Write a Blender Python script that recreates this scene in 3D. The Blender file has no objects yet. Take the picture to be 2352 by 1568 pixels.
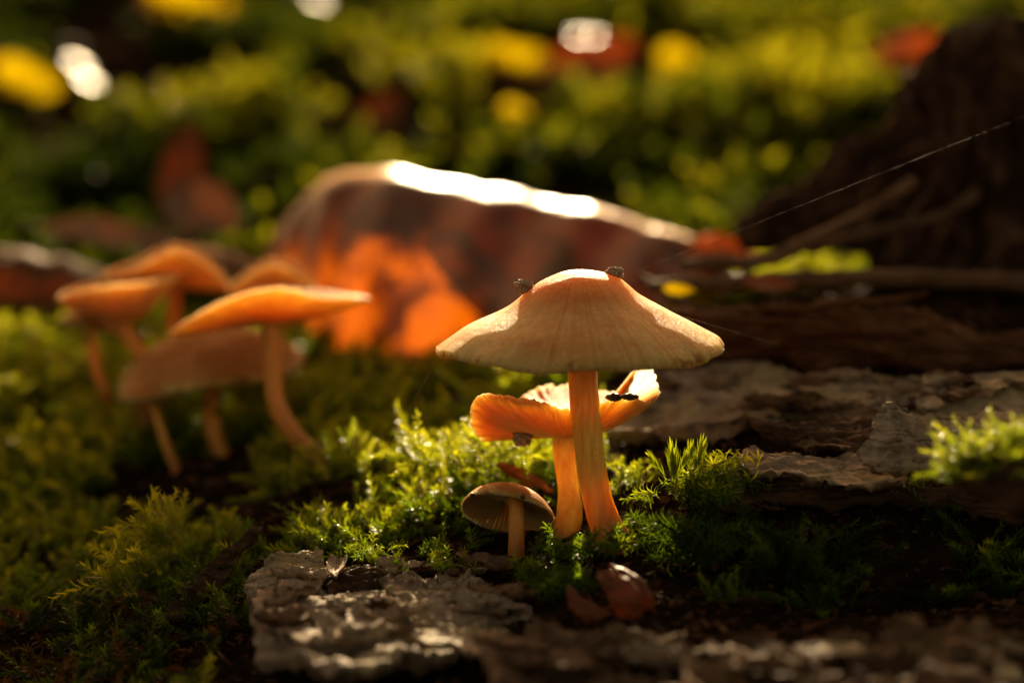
import bpy, math
import numpy as np
from mathutils import Vector, Matrix

rng = np.random.default_rng(7)
S = 0.01                      # all builder coordinates are centimetres; meshes are written in metres
scene = bpy.context.scene
col = scene.collection

# ------------------------------------------------------------------ camera
CAM_H = 7.8                   # lens height above the moss at the mushroom foot (cm)
PITCH = math.radians(8.0)
FPX = 6533.0                  # focal length in photo-display pixels (2352 wide)
FOCUS = 36.0
cam_d = bpy.data.cameras.new("camera")
cam_d.sensor_width = 36.0
cam_d.lens = 100.0
cam_d.clip_start = 0.005
cam_d.clip_end = 500.0
cam_d.dof.use_dof = True
cam_d.dof.focus_distance = FOCUS * S
cam_d.dof.aperture_fstop = 10.5
cam_d.dof.aperture_blades = 0
cam = bpy.data.objects.new("camera", cam_d)
cam.location = (0, 0, CAM_H * S)
cam.rotation_euler = (math.pi / 2 - PITCH, 0, 0)
col.objects.link(cam)
scene.camera = cam

# ------------------------------------------------------------------ sky and sun
SUN_EL = math.radians(18.5)
SUN_AZ = math.radians(2.0)    # seen from the camera: straight behind the mushrooms (0 = +y, positive = +x)
world = bpy.data.worlds.new("World")
scene.world = world
world.use_nodes = True
wn = world.node_tree.nodes
wl = world.node_tree.links
wn.clear()
w_out = wn.new("ShaderNodeOutputWorld")
w_bg = wn.new("ShaderNodeBackground")
w_sky = wn.new("ShaderNodeTexSky")
w_sky.sky_type = 'NISHITA'
w_sky.sun_disc = False
w_sky.sun_elevation = SUN_EL
w_sky.sun_rotation = SUN_AZ
w_sky.dust_density = 4.0
w_mul = wn.new("ShaderNodeMix")
w_mul.data_type = 'RGBA'
w_mul.blend_type = 'MULTIPLY'
w_mul.inputs[0].default_value = 1.0
w_mul.inputs[7].default_value = (1.0, 0.56, 0.25, 1)   # light under autumn leaves is warm all round
wl.new(w_sky.outputs[0], w_mul.inputs[6])
wl.new(w_mul.outputs[2], w_bg.inputs[0])
w_bg.inputs[1].default_value = 0.08
wl.new(w_bg.outputs[0], w_out.inputs[0])

sun_d = bpy.data.lights.new("sun", 'SUN')
sun_d.energy = 4.5
sun_d.angle = math.radians(0.55)
sun_d.color = (1.0, 0.77, 0.44)
sun = bpy.data.objects.new("sun", sun_d)
SUN_DIR = Vector((math.sin(SUN_AZ) * math.cos(SUN_EL), math.cos(SUN_AZ) * math.cos(SUN_EL), math.sin(SUN_EL)))
sun.rotation_euler = SUN_DIR.to_track_quat('Z', 'Y').to_euler()
sun.location = SUN_DIR * 3
col.objects.link(sun)

scene.view_settings.view_transform = 'Standard'
scene.view_settings.look = 'None'
scene.view_settings.gamma = 1.0
scene.view_settings.exposure = 1.5
scene.view_settings.use_curve_mapping = False
scene.cycles.use_denoising = True
scene.cycles.max_bounces = 10
scene.cycles.transparent_max_bounces = 8
scene.cycles.sample_clamp_indirect = 6.0

# ------------------------------------------------------------------ numbers
CP, SP = math.cos(PITCH), math.sin(PITCH)


def P(u, v, d):
    """photo-display pixel (2352 x 1568) at depth d cm -> point in cm"""
    r = (u - 1176.0) / FPX * d
    k = -(v - 784.0) / FPX * d
    return np.array([r, d * CP + k * SP, CAM_H + k * CP - d * SP])


def PX(u, v, d):
    u, v, d = np.broadcast_arrays(np.asarray(u, float), np.asarray(v, float), np.asarray(d, float))
    r = (u - 1176.0) / FPX * d
    k = -(v - 784.0) / FPX * d
    return np.stack([r, d * CP + k * SP, CAM_H + k * CP - d * SP], -1)


_perm = np.random.default_rng(3).permutation(256)
_perm = np.concatenate([_perm, _perm, _perm])
_grad = np.random.default_rng(4).normal(size=(256, 3))
_grad /= np.linalg.norm(_grad, axis=1)[:, None]


def noise(p):
    p = np.asarray(p, float)
    i = np.floor(p).astype(int)
    f = p - i
    w = f * f * f * (f * (f * 6 - 15) + 10)
    i &= 255
    out = 0
    for a in (0, 1):
        for b in (0, 1):
            for c in (0, 1):
                h = _perm[_perm[_perm[(i[..., 0] + a) & 255] + ((i[..., 1] + b) & 255)] + ((i[..., 2] + c) & 255)]
                g = _grad[h]
                dd = f - np.array([a, b, c])
                wt = (w[..., 0] if a else 1 - w[..., 0]) * (w[..., 1] if b else 1 - w[..., 1]) * (w[..., 2] if c else 1 - w[..., 2])
                out = out + wt * (g * dd).sum(-1)
    return out * 1.5


def fbm(p, octaves=4, gain=0.5):
    p = np.asarray(p, float)
    a, s, f = 1.0, 0, 1.0
    for o in range(octaves):
        s = s + a * noise(p * f + o * 17.3)
        a *= gain
        f *= 2.03
    return s


def spline(pts, n, closed=False):
    pts = np.asarray(pts, float)
    m = len(pts)
    k = np.linspace(0, m if closed else m - 1, n, endpoint=not closed)
    i = np.floor(k).astype(int)
    if not closed:
        i = np.minimum(i, m - 2)
    t = (k - i)[:, None]

    def g(j):
        return pts[j % m] if closed else pts[np.clip(j, 0, m - 1)]
    p0, p1, p2, p3 = g(i - 1), g(i), g(i + 1), g(i + 2)
    return 0.5 * ((2 * p1) + (-p0 + p2) * t + (2 * p0 - 5 * p1 + 4 * p2 - p3) * t ** 2 + (-p0 + 3 * p1 - 3 * p2 + p3) * t ** 3)


# ------------------------------------------------------------------ objects
def tag(o, label=None, cat=None, group=None, kind=None):
    if label: o["label"] = label
    if cat: o["category"] = cat
    if group: o["group"] = group
    if kind: o["kind"] = kind
    return o


def thing(name, base, label, cat, group=None):
    o = bpy.data.objects.new(name, None)
    o.empty_display_size = 0.005
    o.location = Vector(base) * S
    col.objects.link(o)
    o["base"] = [float(c) for c in base]
    return tag(o, label, cat, group)


def mesh(name, V, F, mat, parent=None, smooth=True, tint=None, origin=None):
    """V (n,3) cm, F list of face arrays (tri and / or quad)"""
    V = np.asarray(V, float).reshape(-1, 3)
    if not isinstance(F, (list, tuple)):
        F = [F]
    F = [np.asarray(f, np.int64) for f in F if len(f)]
    if parent is not None:
        org = np.array(parent["base"])
        q = parent
        while q.parent is not None:
            q = q.parent
    elif origin is not None:
        org = np.asarray(origin, float)
    else:
        org = V.mean(0)
        org[2] = V[:, 2].min()
    me = bpy.data.meshes.new(name)
    me.vertices.add(len(V))
    me.vertices.foreach_set("co", ((V - org) * S).astype(np.float32).ravel())
    loops = np.concatenate([f.ravel() for f in F]).astype(np.int32)
    tot = np.concatenate([np.full(len(f), f.shape[1]) for f in F]).astype(np.int32)
    start = np.concatenate([[0], np.cumsum(tot)[:-1]]).astype(np.int32)
    me.loops.add(len(loops))
    me.loops.foreach_set("vertex_index", loops)
    me.polygons.add(len(tot))
    me.polygons.foreach_set("loop_start", start)
    me.polygons.foreach_set("loop_total", tot)
    me.polygons.foreach_set("use_smooth", np.full(len(tot), smooth))
    me.update(calc_edges=True)
    me.validate()
    if tint is not None:
        at = me.attributes.new("tint", 'FLOAT', 'POINT')
        at.data.foreach_set("value", np.asarray(tint, np.float32))
    me.materials.append(mat)
    o = bpy.data.objects.new(name, me)
    o["base"] = [float(c) for c in org]
    if parent is not None:
        o.parent = parent
    else:
        o.location = Vector(org) * S
    col.objects.link(o)
    return o


def grid_faces(n, m, wrap_m=False, flip=False, off=0):
    a = np.arange(n - 1)[:, None]
    b = np.arange(m if wrap_m else m - 1)[None, :]
    b2 = (b + 1) % m
    q = np.stack([a * m + b, a * m + b2, (a + 1) * m + b2, (a + 1) * m + b], -1).reshape(-1, 4)
    if flip:
        q = q[:, ::-1]
    return q + off


def frame(axis, ref=(1, 0, 0)):
    z = np.asarray(axis, float); z = z / np.linalg.norm(z)
    x = np.asarray(ref, float); x = x - z * (x @ z); x /= np.linalg.norm(x)
    y = np.cross(z, x)
    return np.stack([x, y, z], 1)       # columns


# ------------------------------------------------------------------ materials
class NT:
    def __init__(self, name):
        self.m = bpy.data.materials.new(name)
        self.m.use_nodes = True
        self.t = self.m.node_tree
        self.t.nodes.clear()
        self.out = self.t.nodes.new("ShaderNodeOutputMaterial")
        self.co = self.t.nodes.new("ShaderNodeTexCoord").outputs["Object"]

    def n(self, typ, **kw):
        x = self.t.nodes.new(typ)
        for k, v in kw.items():
            setattr(x, k, v)
        return x

    def l(self, a, b):
        self.t.links.new(a, b)

    def noise(self, scale, detail=4, rough=0.55, stretch=None, vec=None, dist=0.0):
        v = vec or self.co
        if stretch:
            mp = self.n("ShaderNodeMapping")
            mp.inputs["Scale"].default_value = stretch
            self.l(v, mp.inputs[0]); v = mp.outputs[0]
        x = self.n("ShaderNodeTexNoise")
        x.inputs["Scale"].default_value = scale
        x.inputs["Detail"].default_value = detail
        x.inputs["Roughness"].default_value = rough
        x.inputs["Distortion"].default_value = dist
        self.l(v, x.inputs["Vector"])
        return x.outputs["Fac"]

    def ramp(self, fac, stops):
        r = self.n("ShaderNodeValToRGB")
        e = r.color_ramp.elements
        while len(e) < len(stops):
            e.new(0.5)
        for q, (p, c) in zip(e, stops):
            q.position = p
            q.color = (c[0], c[1], c[2], 1) if not np.isscalar(c) else (c, c, c, 1)
        self.l(fac, r.inputs[0])
        return r.outputs[0]

    def mix(self, fac, a, b, mode='MIX'):
        x = self.n("ShaderNodeMix", data_type='RGBA', blend_type=mode)
        for s, val in ((0, fac), (6, a), (7, b)):
            if hasattr(val, "links"):
                self.l(val, x.inputs[s])
            elif s == 0:
                x.inputs[0].default_value = val
            else:
                x.inputs[s].default_value = (*val, 1)
        return x.outputs[2]

    def math(self, op, a, b):
        x = self.n("ShaderNodeMath", operation=op)
        for s, val in ((0, a), (1, b)):
            if hasattr(val, "links"):
                self.l(val, x.inputs[s])
            else:
                x.inputs[s].default_value = val
        return x.outputs[0]

    def bump(self, h, strength, dist, normal=None):
        b = self.n("ShaderNodeBump")
        b.inputs["Strength"].default_value = strength
        b.inputs["Distance"].default_value = dist
        self.l(h, b.inputs["Height"])
        if normal is not None:
            self.l(normal, b.inputs["Normal"])
        return b.outputs[0]

    def pbsdf(self, color, rough, normal=None, spec=0.5, sss=0.0, radius=None, scale=0.001, coat=0.0):
        b = self.n("ShaderNodeBsdfPrincipled")
        for key, val in (("Base Color", color), ("Roughness", rough)):
            if hasattr(val, "links"):
                self.l(val, b.inputs[key])
            else:
                b.inputs[key].default_value = (*val, 1) if key == "Base Color" else val
        b.inputs["Specular IOR Level"].default_value = spec
        b.inputs["Coat Weight"].default_value = coat
        if sss:
            b.inputs["Subsurface Weight"].default_value = sss
            b.inputs["Subsurface Radius"].default_value = radius
            b.inputs["Subsurface Scale"].default_value = scale
        if normal is not None:
            self.l(normal, b.inputs["Normal"])
        return b.outputs[0]

    def done(self, shader):
        self.l(shader, self.out.inputs[0])
        return self.m


def m_mushroom(name, c0, c1, scale_mm, fibre=False, rough=0.42, grain=0.7, radius=(1.0, 0.5, 0.2), spec=0.4, centre=None, rim=None, foot=None):
    t = NT(name)
    if fibre:
        f = t.noise(1300, 6, 0.7, stretch=(1, 1, 0.05))
        h = t.noise(2000, 5, 0.7, stretch=(1, 1, 0.05))
    else:
        f = t.noise(220, 5, 0.6)
        h = t.noise(4200, 3, 0.7)
    c = t.ramp(f, [(0.3, c0), (0.7, c1)])
    if rim is not None:                      # the disc is deeper orange, the thin margin paler
        a = t.n("ShaderNodeAttribute", attribute_name="tint").outputs["Fac"]
        wob = t.math('ADD', a, t.math('MULTIPLY', t.math('SUBTRACT', t.noise(300, 4), 0.5), 0.12))
        c = t.mix(t.ramp(wob, [(0.15, 1.0), (0.55, 0.0)]), c, centre)
        c = t.mix(t.ramp(wob, [(0.93, 0.0), (0.995, 1.0)]), c, rim)
        rv = t.n("ShaderNodeAttribute", attribute_name="rad").outputs["Vector"]
        fib = t.noise(26, 4, 0.6, vec=rv)
        c = t.mix(1.0, c, t.ramp(fib, [(0.3, (0.80, 0.74, 0.68)), (0.62, (1.05, 1.05, 1.05))]), 'MULTIPLY')
        dirt = t.math('MULTIPLY', t.ramp(a, [(0.955, 0.0), (1.0, 1.0)]), t.ramp(t.noise(420, 3), [(0.56, 0.0), (0.64, 0.85)]))
        c = t.mix(dirt, c, (0.10, 0.04, 0.015))
        damp = t.ramp(t.noise(110, 4, 0.6), [(0.42, (0.84, 0.76, 0.66)), (0.6, (1.0, 1.0, 1.0))])
        c = t.mix(1.0, c, damp, 'MULTIPLY')
    if foot is not None:                     # stems brown towards the foot, with shade low down painted in
        a = t.n("ShaderNodeAttribute", attribute_name="tint").outputs["Fac"]
        c = t.mix(t.ramp(a, [(0.45, 0.0), (0.95, 1.0)]), c, foot)
    sp = t.ramp(t.noise(700, 2, 0.5), [(0.72, (1, 1, 1)), (0.80, (0.35, 0.2, 0.1))])
    c = t.mix(1.0, c, sp, 'MULTIPLY')
    nrm = t.bump(h, grain, 0.00012)
    nrm = t.bump(t.noise(500, 3), 0.35, 0.0004, nrm)
    sh = t.pbsdf(c, rough, nrm, spec, 1.0, radius, scale_mm * 0.001)
    if rim is not None:
        g_ = t.ramp(t.noise(2600, 2, 0.5), [(0.56, 0.03), (0.66, 0.9)])
        t.l(g_, sh.node.inputs["Specular IOR Level"])
    return t.done(sh)


def m_bark(name, cols, scale=260.0, rough=0.75, bump=0.9, stretch=None, spec=0.35, lichen=None, bdist=0.0010):
    t = NT(name)
    f = t.noise(scale, 8, 0.65, stretch=stretch, dist=0.4)
    c = t.ramp(f, [(0.28, cols[0]), (0.5, cols[1]), (0.72, cols[2])])
    if lichen:
        g = t.ramp(t.noise(scale * 0.35, 5, 0.6), [(0.52, 0.0), (0.62, 1.0)])
        c = t.mix(g, c, lichen)
    h = t.noise(scale * 2.2, 9, 0.72, stretch=stretch, dist=0.6)
    nrm = t.bump(h, bump, bdist)
    r = t.ramp(t.noise(scale * 1.4, 4), [(0.35, rough - 0.25), (0.7, rough + 0.1)])
    return t.done(t.pbsdf(c, r, nrm, spec))


def m_leaf(name, top, deep, trans, tw=0.5, rough=0.28, spec=0.6, scale=160.0, bands=False):
    t = NT(name)
    f = t.noise(scale, 6, 0.6, dist=0.5)
    if bands:                                # paler stripes between the side veins
        a = t.n("ShaderNodeAttribute", attribute_name="tint").outputs["Fac"]
        f = t.math('ADD', t.math('MULTIPLY', f, 0.62), t.math('MULTIPLY', a, 0.36))
    c = t.ramp(f, [(0.3, deep), (0.65, top)])
    tc = t.mix(t.ramp(t.noise(scale * 0.9, 5, 0.6, dist=0.8), [(0.47, 0.0), (0.62, 0.9)]), trans, tuple(x * y for x, y in zip(trans, (0.22, 0.10, 0.10))))  # dark blotches paint shadows into the light coming through the blade
    nrm = t.bump(t.noise(scale * 3, 5, 0.6), 0.25, 0.0008)
    b = t.pbsdf(c, rough, nrm, spec)
    tr = t.n("ShaderNodeBsdfTranslucent")
    t.l(tc, tr.inputs[0])
    mx = t.n("ShaderNodeMixShader")
    mx.inputs[0].default_value = tw
    t.l(b, mx.inputs[1]); t.l(tr.outputs[0], mx.inputs[2])
    return t.done(mx.outputs[0])


def m_moss(name, stops, tstops, tw=0.5, rough=0.34, spec=0.35):
    t = NT(name)
    a = t.n("ShaderNodeAttribute", attribute_name="tint").outputs["Fac"]
    c = t.ramp(a, stops)
    tc = t.ramp(a, tstops)
    b = t.pbsdf(c, rough, None, spec)
    tr = t.n("ShaderNodeBsdfTranslucent")
    t.l(tc, tr.inputs[0])
    mx = t.n("ShaderNodeMixShader")
    mx.inputs[0].default_value = tw
    t.l(b, mx.inputs[1]); t.l(tr.outputs[0], mx.inputs[2])
    return t.done(mx.outputs[0])


M = {}
M['cap'] = m_mushroom('mushroom_cap_flesh', (0.88, 0.36, 0.13), (0.95, 0.45, 0.18), 10.0, rough=0.5, grain=1.0, radius=(1.0, 0.75, 0.55), spec=0.35, centre=(0.85, 0.26, 0.045), rim=(0.92, 0.46, 0.16))
M['cap_dull'] = m_mushroom('mushroom_cap_skin', (0.60, 0.23, 0.07), (0.72, 0.31, 0.11), 4.0, rough=0.55, grain=0.8, radius=(1.0, 0.7, 0.45), spec=0.25, centre=(0.58, 0.23, 0.05), rim=(0.80, 0.44, 0.16))
M['gill'] = m_mushroom('mushroom_gill_flesh', (0.66, 0.36, 0.12), (0.76, 0.45, 0.17), 2.6, rough=0.55, grain=0.4, radius=(1.0, 0.85, 0.6))
M['gill_shaded'] = m_mushroom('shaded_gill_flesh', (0.40, 0.19, 0.055), (0.52, 0.27, 0.09), 1.6, rough=0.6, grain=0.4, radius=(1.0, 0.8, 0.5))  # darker copy of the gill flesh, shade under the caps painted in
M['stem'] = m_mushroom('mushroom_stem_flesh', (0.68, 0.36, 0.04), (0.95, 0.68, 0.13), 6.0, fibre=True, rough=0.42, grain=0.6, radius=(1.0, 0.62, 0.25), foot=(0.30, 0.11, 0.02))
M['stem_shaded'] = m_mushroom('shaded_stem_flesh', (0.62, 0.27, 0.05), (0.72, 0.36, 0.08), 4.0, fibre=True, rough=0.45, grain=0.6, radius=(1.0, 0.62, 0.25), foot=(0.28, 0.10, 0.02))  # browner copy of the stem flesh, shade on the stems painted in
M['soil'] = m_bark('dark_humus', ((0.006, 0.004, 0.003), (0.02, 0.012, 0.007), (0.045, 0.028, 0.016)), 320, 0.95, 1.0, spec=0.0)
M['bark'] = m_bark('grey_brown_bark', ((0.09, 0.065, 0.048), (0.39, 0.30, 0.225), (0.62, 0.50, 0.39)), 300, 0.85, 1.0, spec=0.2, lichen=(0.42, 0.34, 0.21))
M['bark_dark'] = m_bark('dark_rotten_bark', ((0.02, 0.011, 0.007), (0.085, 0.047, 0.026), (0.19, 0.115, 0.065)), 280, 0.85, 1.0, stretch=(0.35, 1, 1.4), spec=0.2)
M['bark_pale'] = m_bark('pale_flaking_bark', ((0.20, 0.145, 0.10), (0.50, 0.38, 0.27), (0.66, 0.54, 0.41)), 330, 0.85, 1.0, spec=0.2)
M['bark_mid'] = m_bark('brown_bark', ((0.035, 0.02, 0.012), (0.16, 0.095, 0.055), (0.34, 0.22, 0.13)), 240, 0.85, 1.0, spec=0.2)
M['wood'] = m_bark('red_brown_rotten_wood', ((0.03, 0.012, 0.006), (0.11, 0.052, 0.026), (0.27, 0.15, 0.08)), 260, 0.9, 1.0, stretch=(0.3, 1, 1.5), spec=0.04)
M['stump'] = m_bark('dark_red_brown_stump', ((0.010, 0.005, 0.003), (0.055, 0.026, 0.014), (0.20, 0.11, 0.06)), 200, 0.9, 1.0, stretch=(1, 1, 0.4), spec=0.15)
M['crumb'] = m_bark('bark_crumb', ((0.14, 0.09, 0.05), (0.42, 0.29, 0.18), (0.7, 0.58, 0.42)), 1600, 0.8, 1.0, bdist=0.00015)
M['twig'] = m_bark('grey_twig', ((0.04, 0.022, 0.013), (0.12, 0.07, 0.04), (0.22, 0.14, 0.085)), 300, 0.85, 0.7, spec=0.2, stretch=(0.3, 1, 1))
M['leaf_brown'] = m_leaf('brown_dead_leaf', (0.66, 0.42, 0.27), (0.15, 0.075, 0.045), (0.95, 0.44, 0.02), 0.5, 0.30, 0.9, 130, bands=True)
M['leaf_orange'] = m_leaf('orange_dead_leaf', (0.40, 0.17, 0.06), (0.20, 0.07, 0.025), (0.72, 0.27, 0.035), 0.5, 0.45, 0.4)
M['leaf_pale'] = m_leaf('pale_dead_leaf', (0.34, 0.20, 0.12), (0.2, 0.11, 0.07), (0.6, 0.3, 0.12), 0.35, 0.6, 0.3)
M['leaf_dull'] = m_leaf('dull_brown_leaf', (0.24, 0.12, 0.06), (0.12, 0.06, 0.03), (0.5, 0.18, 0.03), 0.35, 0.7, 0.04)
M['leaf_yellow'] = m_leaf('yellow_green_leaf', (0.35, 0.30, 0.03), (0.22, 0.22, 0.02), (0.80, 0.68, 0.03), 0.68, 0.35, 0.5)
M['leaf_wet'] = m_leaf('wet_leaf_scrap', (0.35, 0.24, 0.16), (0.25, 0.16, 0.10), (0.5, 0.3, 0.15), 0.2, 0.34, 0.8)
M['husk'] = m_leaf('nut_husk', (0.22, 0.065, 0.026), (0.10, 0.03, 0.012), (0.6, 0.17, 0.02), 0.2, 0.5, 0.3, 300)
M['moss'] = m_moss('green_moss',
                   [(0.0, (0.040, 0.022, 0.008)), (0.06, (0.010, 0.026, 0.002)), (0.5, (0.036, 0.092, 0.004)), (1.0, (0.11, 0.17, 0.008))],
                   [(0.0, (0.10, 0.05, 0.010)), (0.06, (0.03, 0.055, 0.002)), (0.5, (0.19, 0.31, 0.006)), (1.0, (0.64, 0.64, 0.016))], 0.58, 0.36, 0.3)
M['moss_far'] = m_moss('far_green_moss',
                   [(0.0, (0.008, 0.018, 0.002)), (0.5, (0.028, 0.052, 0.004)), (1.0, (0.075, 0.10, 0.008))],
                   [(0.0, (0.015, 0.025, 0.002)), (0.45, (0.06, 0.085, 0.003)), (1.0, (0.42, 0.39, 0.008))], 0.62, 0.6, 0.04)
M['lichen'] = m_bark('pale_lichen', ((0.12, 0.2, 0.07), (0.22, 0.34, 0.12), (0.35, 0.45, 0.2)), 900, 0.6, 0.5)
t_ = NT('spider_silk')
M['silk'] = t_.done(t_.pbsdf((0.55, 0.52, 0.48), 0.5, None, 0.3))
t_ = NT('black_seed')
M['seed'] = t_.done(t_.pbsdf((0.035, 0.02, 0.013), t_.ramp(t_.noise(1500, 2), [(0.3, 0.15), (0.7, 0.35)]), None, 0.7))

# ------------------------------------------------------------------ ground
UC = np.array([-400, 0, 300, 600, 900, 1176, 1420, 1560, 1800, 2100, 2352, 2700], float)
DR = np.array([26, 30, 33, 35, 36, 37, 38.5, 40.5, 43, 46, 50, 57, 60, 66, 76, 90], float)
VT = np.array([
    [2100, 2000, 1950, 1850, 1780, 1770, 1780, 1800, 1800, 1800, 1780, 1760],
    [1900, 1850, 1820, 1800, 1780, 1680, 1600, 1610, 1610, 1600, 1590, 1580],
    [1800, 1740, 1680, 1640, 1620, 1530, 1440, 1450, 1460, 1460, 1450, 1430],
    [1680, 1620, 1550, 1470, 1440, 1360, 1320, 1350, 1390, 1400, 1390, 1370],
    [1600, 1540, 1480, 1390, 1310, 1290, 1270, 1230, 1170, 1150, 1140, 1120],
    [1540, 1480, 1420, 1330, 1255, 1230, 1200, 1120, 1080, 1040, 1020, 1000],
    [1450, 1400, 1330, 1230, 1180, 1085, 1090, 1080, 1010, 950, 930, 900],
    [1310, 1270, 1200, 1140, 1090, 1010, 1010, 970, 900, 850, 830, 800],
    [1150, 1110, 1070, 1045, 990, 930, 890, 840, 770, 740, 730, 720],
    [930, 910, 910, 900, 890, 860, 820, 760, 690, 670, 660, 660],
    [740, 740, 760, 790, 810, 790, 740, 680, 610, 600, 590, 590],
    [560, 540, 520, 490, 480, 470, 460, 460, 450, 440, 430, 420],
    [470, 450, 420, 380, 345, 325, 330, 320, 300, 280, 260, 240],
    [330, 320, 280, 230, 190, 165, 180, 180, 140, 110, 90, 70],
    [70, 60, 40, 10, -10, -20, -20, -10, -20, -30, -40, -50],
    [-150] * 12], float)


def ground_h(x, y, rough=True):
    x = np.asarray(x, float); y = np.asarray(y, float)
    z = np.full(np.broadcast(x, y).shape, 1.0)
    for _ in range(4):
        d = np.clip(y * CP + (CAM_H - z) * SP, DR[0], DR[-1])
        dd = np.maximum(y * CP + (CAM_H - z) * SP, DR[0])
        u = np.clip(x / dd * FPX + 1176.0, UC[0], UC[-1])
        i = np.clip(np.searchsorted(DR, d) - 1, 0, len(DR) - 2)
        j = np.clip(np.searchsorted(UC, u) - 1, 0, len(UC) - 2)
        fi = (d - DR[i]) / (DR[i + 1] - DR[i])
        fj = (u - UC[j]) / (UC[j + 1] - UC[j])
        v = (VT[i, j] * (1 - fi) + VT[i + 1, j] * fi) * (1 - fj) + (VT[i, j + 1] * (1 - fi) + VT[i + 1, j + 1] * fi) * fj
        z = CAM_H - (v - 784.0) / FPX * d * CP - d * SP
    if rough:
        p = np.stack(np.broadcast_arrays(x, y, 0 * x), -1)
        far = np.clip((y - 42) / 20, 0, 1)
        hum = 0.42 * np.exp(-((y - 44.5) / 4.0) ** 2) * np.clip((1.5 - x) / 2.0, 0, 1)
        z = z + fbm(p * 0.45, 3) * (0.12 + 0.35 * far) + (np.abs(fbm(p * 0.55 + 4, 2)) * 1.3 - 0.3) * hum + fbm(p * 1.9 + 9, 3) * (0.07 + 0.06 * far)
    return z


def edges_axis(lo, hi, step, far):
    a = np.arange(lo, hi + 1e-6, step)
    e = [hi]
    s = step
    while e[-1] < far:
        s *= 1.5
        e.append(e[-1] + s)
    b = [lo]
    s = step
    while b[-1] > -far:
        s *= 1.5
        b.append(b[-1] - s)
    return np.concatenate([np.array(b[1:])[::-1], a, np.array(e[1:])])


gx = edges_axis(-17, 17, 0.14, 20000)
gy = edges_axis(22, 84, 0.16, 20000)
GX, GY = np.meshgrid(gx, gy)
GZ = ground_h(GX, GY)
p3 = np.stack([GX, GY, 0 * GX], -1)
near = (np.abs(GX) < 17) & (GY > 22) & (GY < 60)
GZ = GZ + np.where(near, np.abs(fbm(p3 * 5.5, 3)) * 0.07, 0)
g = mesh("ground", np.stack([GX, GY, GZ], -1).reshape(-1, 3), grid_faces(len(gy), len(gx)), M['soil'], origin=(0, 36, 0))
tag(g, "dark damp forest floor under the moss", "ground", kind="structure")


# ------------------------------------------------------------------ shape makers
def lump(name, c, r, mat, parent=None, amp=0.25, freq=2.0, rot=None, seed=0, n=40, ridge=False):
    th = np.linspace(0, math.pi, n)
    ph = np.linspace(0, 2 * math.pi, 2 * n, endpoint=False)
    T, H = np.meshgrid(th, ph, indexing='ij')
    V = np.stack([np.sin(T) * np.cos(H), np.sin(T) * np.sin(H), np.cos(T)], -1)
    q = fbm(V * freq + seed * 5.1, 5, 0.55)
    if ridge:
        q = 0.4 - np.abs(q) * 1.4
    V = V * (1 + amp * q)[..., None] * np.asarray(r, float)
    if rot is not None:
        V = V @ np.asarray(rot).T
    return mesh(name, (V + np.asarray(c)).reshape(-1, 3), grid_faces(n, 2 * n, True, flip=True), mat, parent)


def tube(name, pts, rad, mat, parent=None, nseg=40, nside=20, amp=0.0, freq=3.0, flat=1.0, seed=0, ridged=0.0, cap=True):
    """sweep with radius per control point, ends closed"""
    C = spline(pts, nseg)
    R = np.interp(np.linspace(0, 1, nseg), np.linspace(0, 1, len(rad)), rad)
    if cap:
        R = R.copy(); R[0] *= 0.02; R[-1] *= 0.02
        R[1] *= 0.75; R[-2] *= 0.75
    T = np.gradient(C, axis=0)
    T /= np.linalg.norm(T, axis=1)[:, None]
    a = np.linspace(0, 2 * math.pi, nside, endpoint=False)
    ref = np.array([0, 1.0, 0]) if abs(T[:, 1]).mean() < 0.8 else np.array([1.0, 0, 0])
    V = np.zeros((nseg, nside, 3))
    for i in range(nseg):
        fr = frame(T[i], ref)
        V[i] = C[i] + R[i] * (np.cos(a)[:, None] * fr[:, 0] * flat + np.sin(a)[:, None] * fr[:, 1])
    if amp or ridged:
        off = V - C[:, None, :]
        q = fbm(V * freq + seed, 5, 0.55) * amp
        if ridged:
            pr = np.stack(np.broadcast_arrays(np.cos(a)[None] * 3.1, np.sin(a)[None] * 3.1, np.linspace(0, 1, nseg)[:, None] * 1.6), -1)
            q = q - np.abs(fbm(pr + seed, 4, 0.6)) * ridged
        V = C[:, None, :] + off * (1 + q)[..., None]
    return mesh(name, V.reshape(-1, 3), grid_faces(nseg, nside, True), mat, parent, tint=np.repeat(np.linspace(0, 1, nseg), nside))


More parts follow.
